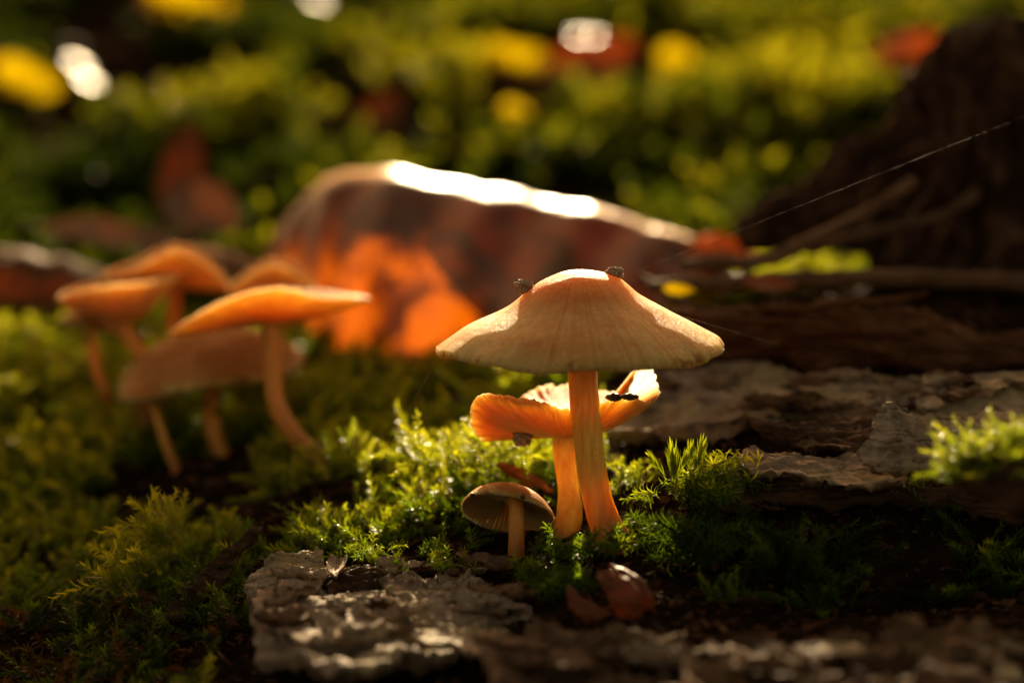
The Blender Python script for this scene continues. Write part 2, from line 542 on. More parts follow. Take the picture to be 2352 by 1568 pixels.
def plate(name, poly, depth, mat, parent=None, thick=0.12, amp=0.12, freq=1.6, layers=0.10, nr=28, na=230, seed=0, rag=0.05, curl=0.0, detail=0.7, lift=0.0):
    """bark plate: outline through pixel points, each at its own depth; ragged rim, layered top, real thickness"""
    poly = np.asarray(poly, float)
    ring = spline(poly, na, True)
    cen = poly.mean(0)
    a = np.linspace(0, 2 * math.pi, na, endpoint=False)
    wob = fbm(np.stack([np.cos(a) * 7, np.sin(a) * 7, 0 * a + seed], -1), 5, 0.65) * rag
    ring = cen + (ring - cen) * (1 + wob)[:, None]
    rr = np.linspace(0, 1, nr) ** 0.8
    UV = cen + (ring - cen)[None] * rr[:, None, None]
    D = depth(UV[..., 0], UV[..., 1])
    V = PX(UV[..., 0], UV[..., 1], D)
    # plate normal from three points of the outline
    q = PX(ring[:, 0], ring[:, 1], depth(ring[:, 0], ring[:, 1]))
    _, _, vt = np.linalg.svd(q - q.mean(0), full_matrices=False)
    nrm = vt[2]
    if nrm @ np.array([0, -0.35, 1.0]) < 0:
        nrm = -nrm
    base = fbm(V * freq + seed * 3.7, 3) * amp
    step = fbm(V * np.array([0.55, 1.5, 1.5]) + seed + 11, 4, 0.55)
    terr = np.floor(step * 3.0 + 2) + np.clip((step * 3.0 + 2) % 1 * 4 - 3, 0, 1)
    fibre = np.abs(fbm(V * np.array([2.2, 8.0, 8.0]) + seed * 1.3, 4, 0.6))
    fine = fbm(V * 8.0 + seed, 3) * 0.03 - fibre * 0.05 + np.clip(fbm(V * 3.3 + seed * 2, 3) - 0.25, 0, 1) * 0.15
    crack = fbm(V * np.array([0.9, 3.2, 3.2]) + seed * 4.1 + 70, 3, 0.6)
    fine = fine - np.clip(1 - np.abs(crack) / 0.07, 0, 1) * 0.16
    up = lift + base + (terr - 2) * layers * 0.8 + fine * detail + curl * rr[:, None] ** 3
    edge = np.clip((1 - rr) / 0.12, 0, 1)[:, None] ** 0.5
    th = thick * (0.12 + 0.88 * edge) * (1 + 0.35 * fbm(V * 3 + 40, 2))
    top = V + nrm * up[..., None]
    bot = top - nrm * th[..., None]
    bot = bot + nrm * (fbm(bot * 4 + 3, 3) * 0.03)[..., None]
    F1 = grid_faces(nr, na, True)
    F2 = grid_faces(nr, na, True, flip=True, off=nr * na)
    j = np.arange(na); j2 = (j + 1) % na
    o = (nr - 1) * na
    rim = np.stack([o + j, o + j2, o + j2 + nr * na, o + j + nr * na], -1)
    return mesh(name, np.concatenate([top.reshape(-1, 3), bot.reshape(-1, 3)]), [F1, F2, rim], mat, parent)


def flakes(e, box, depth, n, seed, mats, w=(50, 130), h=(14, 34), slope=0.0, lift=(0.05, 0.14)):
    """thin loose layers of bark lying on a slab, each with its own torn outline and upturned edge"""
    r = np.random.default_rng(seed)
    for k in range(n):
        cu, cv = r.uniform(box[0], box[1]), r.uniform(box[2], box[3])
        cv += slope * (cu - (box[0] + box[1]) / 2)
        a_, b_ = r.uniform(*w) / 2, r.uniform(*h) / 2
        th = np.sort(r.uniform(0, 2 * math.pi, 11))
        rd = r.uniform(0.55, 1.15, 11)
        tl = r.uniform(-0.25, 0.25)
        pu = cu + a_ * rd * np.cos(th)
        pv = cv + b_ * rd * np.sin(th) + tl * a_ * rd * np.cos(th) * 0.5
        plate("flake", np.stack([pu, pv], -1), depth, M[mats[k % len(mats)]], e, r.uniform(0.03, 0.06), 0.03, 2.5, 0.02, 8, 64, seed * 31 + k, 0.10,
              r.uniform(0.0, 0.12), 0.35, r.uniform(*lift))


def leaf(name, c, fr, L, W, mat, label=None, cat='leaf', curl=0.35, fold=0.3, seed=0, group=None, serr=0.0, stalk=True):
    """dead leaf: blade with midrib fold, curl and toothed rim, midrib, stalk"""
    ns, nt_ = 28, 13
    s = np.linspace(0, 1, ns)
    t = np.linspace(-1, 1, nt_)
    w = W * 0.5 * np.sin(np.pi * np.clip(s, 0.0, 1) ** 0.85) ** 0.75 + 0.002
    w = w * (1 + serr * np.sin(s * 60))
    Sg, Tg = np.meshgrid(s, t, indexing='ij')
    X = (Sg - 0.5) * L
    Y = Tg * w[:, None]
    Z = fold * np.abs(Y) + curl * (X / L) ** 2 * L - curl * 0.1 * L
    Z = Z + 0.05 * L * fbm(np.stack([X / L * 3, Y / L * 3, 0 * X + seed], -1), 2) + 0.012 * L * np.sin(Sg * 34) * (np.abs(Tg))
    V = np.stack([X, Y, Z], -1) @ np.asarray(fr).T + np.asarray(c)
    up = np.asarray(fr)[:, 2] * 0.012
    n = ns * nt_
    F = [grid_faces(ns, nt_), grid_faces(ns, nt_, flip=True, off=n)]
    e = thing(name, c, label, cat, group)
    Vt = np.concatenate([(V + up).reshape(-1, 3), (V - up).reshape(-1, 3)])
    b1 = np.arange(ns - 1) * nt_
    rimA = np.stack([b1, b1 + nt_, b1 + nt_ + n, b1 + n], -1)
    b2 = b1 + nt_ - 1
    rimB = np.stack([b2, b2 + n, b2 + nt_ + n, b2 + nt_], -1)
    mesh("blade", Vt, F + [rimA, rimB], mat, e)
    mid = V[:, nt_ // 2] - np.asarray(fr)[:, 2] * 0.02
    if stalk:
        ext = mid[0] + (mid[0] - mid[3]) * 1.3
        mid = np.concatenate([[ext], mid[::3], mid[-1:]])
        tube("midrib", mid, [0.03 * L ** 0.5, 0.022 * L ** 0.5, 0.006], M['twig'], e, 24, 6)
    return e


def polar(o, th, rows):
    """direction round the cap, for the radial fibres of the skin"""
    at = o.data.attributes.new("rad", 'FLOAT_VECTOR', 'POINT')
    v = np.stack([np.cos(th), np.sin(th), 0 * th], -1)
    at.data.foreach_set("vector", np.tile(v, (rows, 1)).astype(np.float32).ravel())


def cap_mesh(e, c, R, prof, axis, thick=(0.26, 0.05), wave=None, n_th=220, n_r=46, gills=72, gill_depth=0.16, stem_r=0.2, squash=1.0, mat='cap', roll=(1, 0, 0), gmat='gill'):
    """revolved cap with rounded rim and a separate layer of gill blades; prof(r, theta) gives height in cm for r in 0..1"""
    fr = frame(axis, roll)
    th = np.linspace(0, 2 * math.pi, n_th, endpoint=False)
    r = np.sin(np.linspace(0, 1, n_r) * math.pi / 2)
    Rg, Tg = np.meshgrid(r, th, indexing='ij')

    def place(rr, tt, h):
        w = wave(rr, tt) if wave is not None else 0.0
        rad = R * rr * (1 + 0.012 * np.sin(tt * 3 + 1) * rr + 0.016 * fbm(np.stack([np.cos(tt) * 9, np.sin(tt) * 9, 0 * tt + R], -1), 4, 0.6) * rr ** 14)
        loc = np.stack([rad * np.cos(tt), rad * np.sin(tt) * squash, h + w], -1)
        return loc @ fr.T + np.asarray(c)
    H = prof(Rg, Tg)
    tk = thick[0] * (1 - Rg) ** 0.8 + thick[1]
    pn = np.stack([Rg * np.cos(Tg), Rg * np.sin(Tg), 0 * Rg], -1)
    Hn = H + fbm(pn * 2.0 + R, 2) * 0.009 * R
    top = place(Rg, Tg, Hn)
    # rim bead
    bead = place(1.004 + 0.006 * np.cos(th[None] * gills), th[None], Hn[-1:] - tk[-1:] * 0.5)
    bot = place(Rg[::-1], Tg[::-1], (Hn - tk)[::-1])
    V = np.concatenate([top, bead, bot]).reshape(-1, 3)
    tn = np.concatenate([np.repeat(r, n_th), np.ones(n_th), np.repeat(np.where(r[::-1] > 0.985, 1.0, 0.5), n_th)])
    o = mesh("cap", V, grid_faces(2 * n_r + 1, n_th, True, flip=False), M[mat], e, tint=tn)
    polar(o, th, 2 * n_r + 1)
    # gills
    gr = np.linspace(stem_r / R, 0.985, 10)
    gv, gf = [], []
    for k in range(gills):
        a = 2 * math.pi * (k + 0.25 * math.sin(k * 12.9)) / gills
        r0 = gr if k % 2 == 0 else np.linspace(0.45, 0.985, 10)
        aa = np.full(10, a)
        hh = prof(r0, aa) - (thick[0] * (1 - r0) ** 0.8 + thick[1]) + 0.01
        dep = gill_depth * np.clip((1.0 - r0) / 0.35, 0, 1) ** 0.6 * (0.7 + 0.3 * np.clip((r0 - gr[0]) * 5, 0, 1)) + 0.02
        wid = 0.018 / np.maximum(r0 * R, 0.1)
        l1 = place(r0, aa - wid, hh); l2 = place(r0, aa + wid, hh); lb = place(r0, aa, hh - dep)
        b = len(gv) * 30
        gv.append(np.concatenate([l1, lb, l2]))
        i = np.arange(9)
        gf.append(np.stack([b + i, b + i + 1, b + 10 + i + 1, b + 10 + i], -1))
        gf.append(np.stack([b + 10 + i, b + 10 + i + 1, b + 20 + i + 1, b + 20 + i], -1))
    mesh("gill_layer", np.concatenate(gv), np.concatenate(gf), M[gmat], o)
    return o


def prof_pts(pts):
    a = np.asarray(pts, float)
    k = np.argsort(a[:, 0])
    fine = spline(a[k], 120)
    return lambda r: np.interp(r, fine[:, 0], fine[:, 1])


def stem_mesh(e, pts, rads, seed=0, nseg=60, mat='stem'):
    return tube("stem", pts, rads, M[mat], e, nseg, 40, amp=0.05, freq=1.6, seed=seed, ridged=0.10, cap=False)


PXC = FOCUS / FPX            # cm per display pixel in the focal plane

# ------------------------------------------------------------------ the tall mushroom
D0 = 36.0
foot = P(1425, 1275, D0)
e = thing("mushroom", foot, "tallest mushroom with a wide bell-shaped tan cap on a smooth bent stem", "mushroom")
pl = prof_pts(np.array([(329, 0), (300, 22), (254, 52), (169, 91), (123, 124), (91, 148), (60, 163), (30, 174), (0, 178)]) / 329.0)
pr_ = prof_pts(np.array([(329, 0), (317, 15), (268, 46), (206, 81), (143, 118), (109, 149), (81, 166), (38, 177), (0, 178)]) / 329.0)
RC = 329 * PXC


def prof_tall(r, t):
    k = 0.5 + 0.5 * np.cos(t)
    return RC * (pl(r) * (1 - k) + pr_(r) * k)


def wave_tall(r, t):
    return (0.030 * np.sin(2 * t + 0.6) + 0.022 * np.sin(5 * t + 2.0) + 0.012 * np.sin(11 * t)) * r ** 5


cap_mesh(e, P(1328, 797, D0 + 0.05), RC, prof_tall, (-0.01, 0.015, 1), (0.28, 0.068), wave_tall, 440, 60, 110, 0.17, 0.19)
stem_mesh(e, [P(1336, 800, D0 + .05), P(1338, 833, D0), P(1341, 900, D0), P(1347, 967, D0), P(1358, 1061, D0), P(1370, 1139, D0), P(1390, 1202, D0), P(1415, 1246, D0 - .05), P(1432, 1285, D0 - .1)],
          np.array([40, 35, 34.5, 35, 34, 34, 38, 42, 44]) * PXC, 1)

# ------------------------------------------------------------------ the wavy mushroom behind it
foot = P(1295, 1270, 36.7)
e = thing("mushroom", foot, "mushroom with a wavy upturned cap and a torn flap, behind the tallest stem", "mushroom")
stem_mesh(e, [P(1306, 985, 37.2), P(1297, 1005, 37.1), P(1298, 1061, 37.0), P(1306, 1124, 36.9), P(1308, 1180, 36.8), P(1296, 1240, 36.7), P(1292, 1280, 36.7)],
          np.array([38, 30, 26, 25, 31, 35, 37]) * PXC, 5)
rim_px = [(1309, 948, 36.35), (1274, 941, 36.15), (1237, 931, 36.05), (1200, 922, 36.05), (1162, 918, 36.1), (1125, 915, 36.15), (1097, 919, 36.25),
          (1083, 945, 36.5), (1083, 975, 36.8), (1096, 1002, 37.1), (1120, 1010, 37.4), (1150, 985, 37.9), (1185, 935, 38.2), (1218, 908, 38.4),
          (1255, 895, 38.5), (1280, 898, 38.55), (1305, 890, 38.6), (1345, 900, 38.5), (1385, 908, 38.2), (1420, 908, 37.8), (1441, 896, 37.4),
          (1442, 882, 37.2), (1453, 870, 37.1), (1457, 856, 37.05), (1470, 842, 37.0), (1485, 849, 36.95), (1501, 868, 36.9), (1509, 893, 36.85), (1510, 915, 36.75),
          (1490, 930, 36.5), (1460, 924, 36.35), (1430, 920, 36.3), (1400, 927, 36.3), (1370, 936, 36.3), (1340, 946, 36.4)]


def rim_cap(e, rim_px, cen, n_t=420, n_r=40, thick=(0.20, 0.05), gill_n=120, gill_h=0.028, droop_left=0.0, rag=0.035, mat='gill', pow_=0.9):
    """cap spanned from the stem top to a free wavy rim: gilled underside, skin on top, rounded edge"""
    rim3 = spline([P(*q) for q in rim_px], n_t, True)
    tt = np.linspace(0, 2 * math.pi, n_t, endpoint=False)
    rim3 = rim3 + (fbm(np.stack([np.cos(tt) * 14, np.sin(tt) * 14, 0 * tt], -1), 4, 0.6) * rag)[:, None] * np.array([0.6, 0.3, 1])
    cen3 = P(*cen)
    rr = np.sin(np.linspace(0, 1, n_r) * math.pi / 2)
    A = rim3 - cen3
    flat_ = np.stack([A[:, 0], A[:, 1], 0 * A[:, 0]], -1)
    rise = np.stack([0 * A[:, 0], 0 * A[:, 0], A[:, 2]], -1)
    pw = 1.0 + pow_ * np.clip(A[:, 2] / 0.45, 0, 1)
    under = cen3 + flat_[None] * rr[:, None, None] + rise[None] * (rr[:, None] ** pw[None])[..., None]
    tk = thick[1] + thick[0] * (1 - rr) ** 0.7
    lift = np.repeat(tk[:, None], n_t, 1)
    if droop_left:
        dl = np.clip((np.cos(tt - tt[np.argmin(rim3[:, 0])]) - 0.6) / 0.4, 0, 1)
        lift = lift + droop_left * dl[None] * np.sin(rr * math.pi)[:, None]
    top = under + np.array([0, 0.25, 0.97]) * lift[..., None]
    gr_ = (np.abs(((tt * gill_n / (2 * math.pi)) % 1.0) - 0.5) * 2 - 0.5)
    under = under - np.array([0, 0.5, 0.6]) * (gr_[None] * gill_h * np.clip(rr * 4, 0, 1)[:, None] * np.clip((1 - rr) * 12, 0, 1)[:, None])[..., None]
    edge = (top[-1:] + under[-1:]) / 2 + (A / np.linalg.norm(A, axis=1)[:, None] * 0.02)[None]
    tn = np.concatenate([np.repeat(rr, n_t), np.ones(n_t), np.repeat(np.where(rr[::-1] > 0.95, 1.0, 0.5), n_t)])
    o = mesh("cap", np.concatenate([top, edge, under[::-1]]).reshape(-1, 3), grid_faces(2 * n_r + 1, n_t, True, flip=True), M['cap_dull'], e, tint=tn)
    polar(o, tt, 2 * n_r + 1)
    o.data.materials.append(M['gill'])
    o.data.polygons.foreach_set("material_index", np.repeat((np.arange(2 * n_r) > n_r).astype(np.int32), n_t))
    return o


rim_cap(e, rim_px, (1303, 1003, 37.15), droop_left=0.10)

# ------------------------------------------------------------------ the small mushroom
foot = P(1186, 1275, 36.2)
e = thing("mushroom", foot, "smallest mushroom with a low rounded cap tipped back, at the foot of the tall pair", "mushroom")
ps = prof_pts([(0, 0.50), (0.3, 0.475), (0.55, 0.39), (0.78, 0.24), (0.92, 0.09), (1, -0.03)])
RS = 0.60
tilt = math.radians(34)
ax = np.array([0.15, math.sin(tilt), math.cos(tilt)])
cs = P(1166, 1171, 36.45)
cap_mesh(e, cs, RS, lambda r, t: RS * 1.05 * ps(r), ax, (0.13, 0.035), lambda r, t: 0.02 * np.sin(2 * t + 1) * r ** 3, 200, 40, 64, 0.09, 0.1, roll=(1, 0, -0.12), gmat='gill_shaded', mat='cap_dull')
stem_mesh(e, [cs + ax * 0.22, P(1184, 1150, 36.35), P(1186, 1200, 36.25), P(1186, 1240, 36.2), P(1185, 1290, 36.2)], np.array([24, 18.5, 18, 19, 21]) * PXC, 9, 60, 'stem_shaded')

# ------------------------------------------------------------------ the cluster behind on the left
dome = prof_pts([(0, 0.42), (0.3, 0.40), (0.6, 0.30), (0.85, 0.12), (1, -0.02)])
flat = prof_pts([(0, 0.10), (0.3, 0.12), (0.6, 0.12), (0.85, 0.08), (1, 0.0)])
arch = prof_pts([(0, 0.62), (0.25, 0.58), (0.55, 0.34), (0.8, 0.10), (1, 0.0)])


def cluster(label, cpx, Rpx, prof, axis, stem, srad, wave=None, squash=1.0, thick=(0.14, 0.06), mat='cap_dull'):
    d = cpx[2]
    k = d / FPX
    base = P(*stem[-1])
    e = thing("mushroom", base, label, "mushroom")
    R = Rpx * k
    c = P(*cpx)
    a = np.asarray(axis, float); a /= np.linalg.norm(a)
    cap_mesh(e, c, R, lambda r, t: R * prof(r), a, thick, wave, 120, 24, 60, 0.12, 0.1, squash, mat=mat, gmat='gill_shaded')
    stem = list(stem) + [(stem[-1][0] + 8, stem[-1][1] + 55, stem[-1][2])]
    pts = [c + a * (R * float(prof(np.array(0.0))) - 0.06)] + [P(*q) for q in stem]
    stem_mesh(e, pts, np.array([srad * 1.25] + [srad] * (len(stem) - 1) + [srad * 1.3]) * k, 3, 40, 'stem_shaded')




def funnel(label, rim, cen, stem, srad, thick=(0.10, 0.06), mat='cap', pow_=0.9):
    k = cen[2] / FPX
    e = thing("mushroom", P(*stem[-1]), label, "mushroom")
    rim_cap(e, rim, cen, 240, 30, thick, 60, 0.03, 0.0, 0.03, mat, pow_)
    stem = list(stem) + [(stem[-1][0] + 8, stem[-1][1] + 55, stem[-1][2])]
    stem_mesh(e, [P(cen[0], cen[1] - 12, cen[2])] + [P(*q) for q in stem], np.array([srad * 1.35] + [srad] * (len(stem) - 1) + [srad * 1.3]) * k, 3, 40, 'stem_shaded')


funnel("mushroom with a pale flat lopsided cap on a long curved stem",
       [(392, 772, 41.4), (440, 738, 41.1), (530, 694, 40.9), (640, 670, 40.8), (740, 690, 41.1), (845, 692, 41.8), (800, 684, 42.7), (700, 672, 43.1), (600, 676, 43.1), (500, 704, 42.8), (420, 752, 42.1)],
       (622, 742, 41.8), [(624, 770, 41.7), (626, 840, 41.6), (636, 930, 41.5), (680, 1005, 41.4), (735, 1062, 41.3)], 21)
cluster("mushroom with a broad sloping brown cap half under the pale flat-capped one", (482, 848, 43.6), 215, dome, (-0.14, -0.05, 1),
        [(487, 880, 43.5), (486, 960, 43.2), (500, 1020, 43.0), (525, 1075, 42.8)], 19, lambda r, t: 0.05 * np.sin(3 * t) * r ** 3, 0.9)
funnel("mushroom with a thin flat cap seen edge on, at the outer side of the cluster",
       [(138, 692, 43.8), (200, 676, 43.3), (300, 664, 43.2), (395, 650, 43.7), (385, 642, 44.4), (300, 648, 44.9), (200, 664, 44.9), (150, 680, 44.4)],
       (275, 742, 44.0), [(290, 765, 44.0), (315, 800, 43.9), (335, 870, 43.8), (335, 940, 43.7)], 17, (0.10, 0.09))
funnel("mushroom with a pinkish wavy humped cap at the back of the cluster",
       [(236, 642, 45.0), (300, 628, 44.6), (350, 604, 44.4), (410, 582, 44.4), (468, 610, 44.4), (530, 668, 44.8), (520, 650, 45.7), (470, 596, 46.0), (400, 570, 46.1), (310, 608, 45.9), (245, 632, 45.5)],
       (400, 662, 45.2), [(400, 720, 45.2), (402, 800, 45.1), (395, 900, 45.0)], 14, (0.08, 0.07), 'cap', 0.3)
funnel("mushroom with an arched pinkish cap between the pale cap and the curled leaf",
       [(520, 676, 44.3), (570, 640, 44.1), (630, 618, 44.0), (690, 640, 44.0), (742, 690, 44.2), (730, 674, 45.0), (690, 622, 45.3), (630, 604, 45.4), (570, 628, 45.2)],
       (635, 690, 44.6), [(634, 740, 44.6), (642, 820, 44.5), (650, 920, 44.4)], 13, (0.08, 0.07), 'cap', 0.3)
cluster("little dark mushroom tucked under the broad sloping cap", (335, 905, 42.7), 66, dome, (-0.10, 0.0, 1),
        [(352, 930, 42.7), (368, 980, 42.6), (385, 1030, 42.5), (402, 1075, 42.4)], 10, None, 1.0, (0.08, 0.03))
cluster("small tilted mushroom with a narrow stem beside the edge-on flat cap", (205, 745, 44.8), 70, dome, (0.2, 0.1, 1),
        [(212, 790, 44.8), (222, 850, 44.7), (240, 910, 44.6)], 11, None, 1.0, (0.08, 0.03))


# ------------------------------------------------------------------ the big curled leaf
e = thing("curled_leaf", P(1100, 800, 48.5), "large glossy brown dead leaf curled into a roof behind the mushrooms", "leaf")
NS, NTT = 150, 61
crest = spline([(605, 600), (650, 510), (710, 440), (770, 402), (880, 390), (1050, 415), (1200, 444), (1350, 474), (1500, 518), (1620, 556), (1730, 588)], NS)
s = np.linspace(0, 1, NS)
crest[:, 1] += 9 * fbm(np.stack([s * 9, 0 * s + 3, 0 * s], -1), 3)
dc = 49.5 - 2.0 * s
drop_f = np.interp(crest[:, 0], [600, 660, 760, 900, 1000, 1100, 1300, 1500, 1640, 1730], [0.55, 1.65, 2.8, 3.0, 2.95, 2.5, 1.9, 1.2, 0.5, 0.05])
drop_b = np.interp(crest[:, 0], [600, 700, 900, 1000, 1100, 1300, 1500, 1640, 1730], [0.10, 0.20, 0.30, 0.5, 1.2, 1.4, 1.0, 0.5, 0.05])
drop_f = drop_f * (1 + 0.12 * fbm(np.stack([s * 16, 0 * s, 0 * s], -1), 3))
t = np.linspace(-1, 1, NTT)
Vl = np.zeros((NS, NTT, 3))
for i in range(NS):
    c = P(crest[i, 0], crest[i, 1], dc[i])
    a = np.abs(t)
    dr = np.where(t > 0, drop_f[i], drop_b[i])
    # flat-topped arch: falls slowly near the crest, then steeply to the ground
    zz = -dr * (0.08 * a + 0.92 * a ** 2.6)
    yy = np.where(t > 0, -1, 1) * (0.55 * dr * np.sin(a * math.pi / 2) ** 0.9 + 0.25 * a)
    rib = 0.085 * np.sin((s[i] * 46 + a * 6.0)) * np.clip((a - 0.12) * 2.2, 0, 1) * np.clip(dr, 0, 1)
    xx = 0.25 * a * dr * 0.3
    Vl[i] = c + np.stack([xx, yy - rib * 0.8 * np.sign(t), zz + rib * 0.5], -1)
Vl += (fbm(Vl * 0.9 + 31, 3) * 0.10)[..., None] * np.array([0.2, 1, 0.7]) * np.clip(np.abs(t) * 2, 0.15, 1)[None, :, None]
nn = NS * NTT
Vb = Vl - np.array([0, 0, 0.02])
b1 = np.arange(NS - 1) * NTT
b2 = b1 + NTT - 1
c1 = np.arange(NTT - 1)
c2 = (NS - 1) * NTT + c1
rims = [np.stack([b1, b1 + NTT, b1 + NTT + nn, b1 + nn], -1), np.stack([b2, b2 + nn, b2 + NTT + nn, b2 + NTT], -1),
        np.stack([c1, c1 + nn, c1 + 1 + nn, c1 + 1], -1), np.stack([c2, c2 + 1, c2 + 1 + nn, c2 + nn], -1)]
tn = 0.5 + 0.5 * np.sin(s[:, None] * 46 + np.abs(t)[None] * 6.0 + 0.9)
tn = np.clip(tn ** 1.5 + 0.35 * fbm(Vl * 1.7, 3), 0, 1).ravel()
bl = mesh("blade", np.concatenate([Vl.reshape(-1, 3), Vb.reshape(-1, 3)]), [grid_faces(NS, NTT), grid_faces(NS, NTT, flip=True, off=nn)] + rims, M['leaf_brown'], e, tint=np.concatenate([tn, tn]))
tube("midrib", Vl[::6, NTT // 2] + np.array([0, 0.02, -0.05]), [0.03, 0.05, 0.06, 0.05, 0.03], M['twig'], e, 60, 8)
for k in range(9):
    i0 = 22 + k * 13
    pts = [Vl[min(i0 + int(j * 0.45), NS - 1), NTT // 2 + j] + np.array([0, 0.02, -0.035]) for j in range(0, 30, 5)]
    tube("vein", pts, [0.028, 0.02, 0.01], M['twig'], e, 16, 6)
# its turned-up red tip
lp = leaf("leaf_scrap", P(1650, 575, 47.0), frame((0.1, -0.7, 0.7)), 1.25, 0.5, M['leaf_orange'], "dark red leaf scrap arched beside the tip of the curled leaf", curl=-0.8, fold=0.2, seed=4, stalk=False)


# ------------------------------------------------------------------ bark plates and wood
def lin(a, va, b, vb, du=0.0, u0=1176.0):
    return lambda u, v: a + (b - a) * (v - va) / (vb - va) + du * (u - u0) / 1000.0


e = thing("bark_plate", P(850, 1500, 33.5), "loose grey bark slab with peeling layers lying in front of the mushrooms", "bark")
plate("bark_layer", [(575, 1400), (600, 1340), (650, 1310), (735, 1300), (800, 1292), (870, 1288), (960, 1300), (1060, 1312), (1130, 1325), (1195, 1375), (1225, 1405), (1180, 1440),
                     (1120, 1475), (1050, 1485), (960, 1500), (880, 1528), (760, 1540), (690, 1512), (600, 1492), (590, 1445)],
      lin(36.4, 1285, 31.9, 1535), M['bark'], e, 0.22, 0.13, 1.2, 0.05, seed=2, rag=0.05)
plate("upright_flake", [(562, 1332), (600, 1290), (640, 1268), (682, 1262), (690, 1254), (735, 1250), (742, 1285), (748, 1318), (735, 1350), (690, 1385), (620, 1410), (575, 1385)],
      lin(36.1, 1250, 34.9, 1410), M['bark'], e, 0.09, 0.06, 1.6, 0.05, seed=5, rag=0.05)
plate("top_layer", [(745, 1310), (800, 1300), (880, 1298), (930, 1310), (960, 1330), (900, 1352), (820, 1358), (760, 1345)],
      lin(36.0, 1295, 34.9, 1360), M['bark_dark'], e, 0.12, 0.10, 2.0, 0.08, seed=8, rag=0.10)
plate("bark_layer", [(880, 1330), (960, 1325), (1060, 1318), (1120, 1340), (1180, 1385), (1160, 1430), (1090, 1440), (1000, 1420), (920, 1390)],
      lin(35.7, 1318, 33.5, 1440), M['bark'], e, 0.14, 0.14, 2.0, 0.10, seed=12, rag=0.10)
plate("bark_layer", [(640, 1430), (720, 1400), (830, 1395), (930, 1420), (960, 1460), (880, 1490), (780, 1500), (680, 1480)],
      lin(34.4, 1395, 32.4, 1500), M['bark'], e, 0.12, 0.14, 2.0, 0.10, seed=17, rag=0.10)

sl_d = lin(36.4, 1285, 31.9, 1535)
flakes(e, (640, 1160, 1315, 1500), sl_d, 30, 4, ('bark', 'bark_pale', 'bark_mid', 'bark'), (70, 190), (14, 44))

e = thing("bark_plate", P(1950, 1000, 38.0), "long weathered grey bark slab lying behind the tall stem", "bark")
rs_d = lambda u, v: 36.4 + np.clip(1000 - v, -30, 200) * 0.018 + np.clip((2352 - u) / 900, 0, 1.1) * 2.4
plate("bark_layer", [(1395, 985), (1405, 930), (1440, 885), (1500, 858), (1580, 842), (1700, 835), (1800, 850), (1880, 868), (1960, 858), (2050, 868), (2140, 870), (2250, 878), (2352, 875), (2480, 885),
                        (2540, 950), (2450, 1005), (2352, 1000), (2200, 1012), (2100, 1000), (2000, 985), (1910, 962), (1850, 930), (1800, 940), (1750, 962), (1690, 958), (1620, 975), (1540, 988), (1460, 992)],
          rs_d, M['bark'], e, 0.20, 0.12, 1.0, 0.05, 36, 360, seed=21, rag=0.035)
flakes(e, (1450, 2340, 860, 960), rs_d, 34, 9, ('bark', 'bark_pale', 'bark_mid', 'bark'), (60, 200), (10, 30), 0.04)
o = plate("bark_flake", [(1970, 1040), (2000, 1000), (2004, 965), (2020, 940), (2045, 914), (2062, 926), (2092, 935), (2120, 965), (2140, 1000), (2205, 1040), (2190, 1068), (2100, 1075), (2010, 1070)],
          lin(36.0, 912, 35.3, 1070), M['bark'], None, 0.12, 0.03, 1.6, 0.04, 26, 200, seed=31, rag=0.05)
tag(o, "pointed bark flake standing upright on the grey slab", "bark")
o = plate("bark_chip", [(1692, 1046), (1705, 1032), (1722, 1019), (1760, 1028), (1800, 1034), (1860, 1052), (1960, 1040), (2060, 1058), (2100, 1078), (2040, 1105), (1900, 1100), (1780, 1085), (1715, 1070)],
          lin(36.7, 1015, 35.2, 1105), M['bark'], None, 0.09, 0.07, 1.6, 0.03, 26, 200, seed=37, rag=0.05, detail=0.45)
tag(o, "fibrous bark chip beside the curled green moss tuft", "bark")
o = plate("bark_sheet", [(1715, 978), (1760, 971), (1830, 976), (1920, 962), (2000, 975), (2010, 1030), (1900, 1035), (1840, 1012), (1805, 996), (1750, 990)],
          lin(37.6, 960, 36.3, 1035), M['bark_dark'], None, 0.06, 0.05, 1.5, 0.05, 26, 200, seed=41, rag=0.05)
tag(o, "thin dark bark sheet under the edge of the grey slab", "bark")
o = plate("bark_crust", [(1560, 1120), (1640, 1090), (1760, 1080), (1900, 1085), (2050, 1090), (2200, 1100), (2352, 1100), (2500, 1100), (2500, 1180), (2300, 1170), (2100, 1150), (1900, 1160), (1760, 1150), (1640, 1165)],
          lin(36.2, 1080, 35.5, 1170), M['bark_dark'], None, 0.12, 0.12, 1.8, 0.05, 26, 200, seed=45, rag=0.07, detail=0.5)
tag(o, "dark crumbling bark crust along the ledge below the upright flake", "bark")
o = plate("bark_splinter", [(375, 1415), (440, 1330), (520, 1262), (592, 1203), (602, 1216), (560, 1262), (525, 1322), (470, 1375), (405, 1425)],
          lin(36.9, 1200, 36.0, 1420), M['bark_dark'], None, 0.10, 0.06, 2.0, 0.05, 26, 200, seed=51, rag=0.06)
tag(o, "dark bark splinter sticking up beside the loose slab", "bark")
e = thing("bark_plate", P(1360, 1600, 31.0), "dark brown bark slab in front of the nut husk", "bark")
plate("bark_layer", [(1120, 1480), (1220, 1440), (1330, 1425), (1420, 1450), (1500, 1440), (1570, 1470), (1600, 1540), (1560, 1640), (1300, 1660), (1150, 1600)],
          lin(33.0, 1425, 29.5, 1640), M['bark_mid'], e, 0.25, 0.2, 1.3, 0.14, seed=57, rag=0.06)
flakes(e, (1180, 1540, 1450, 1560), lin(33.0, 1425, 29.5, 1640), 12, 14, ('bark_mid', 'bark', 'bark_dark'), (70, 220), (16, 50))
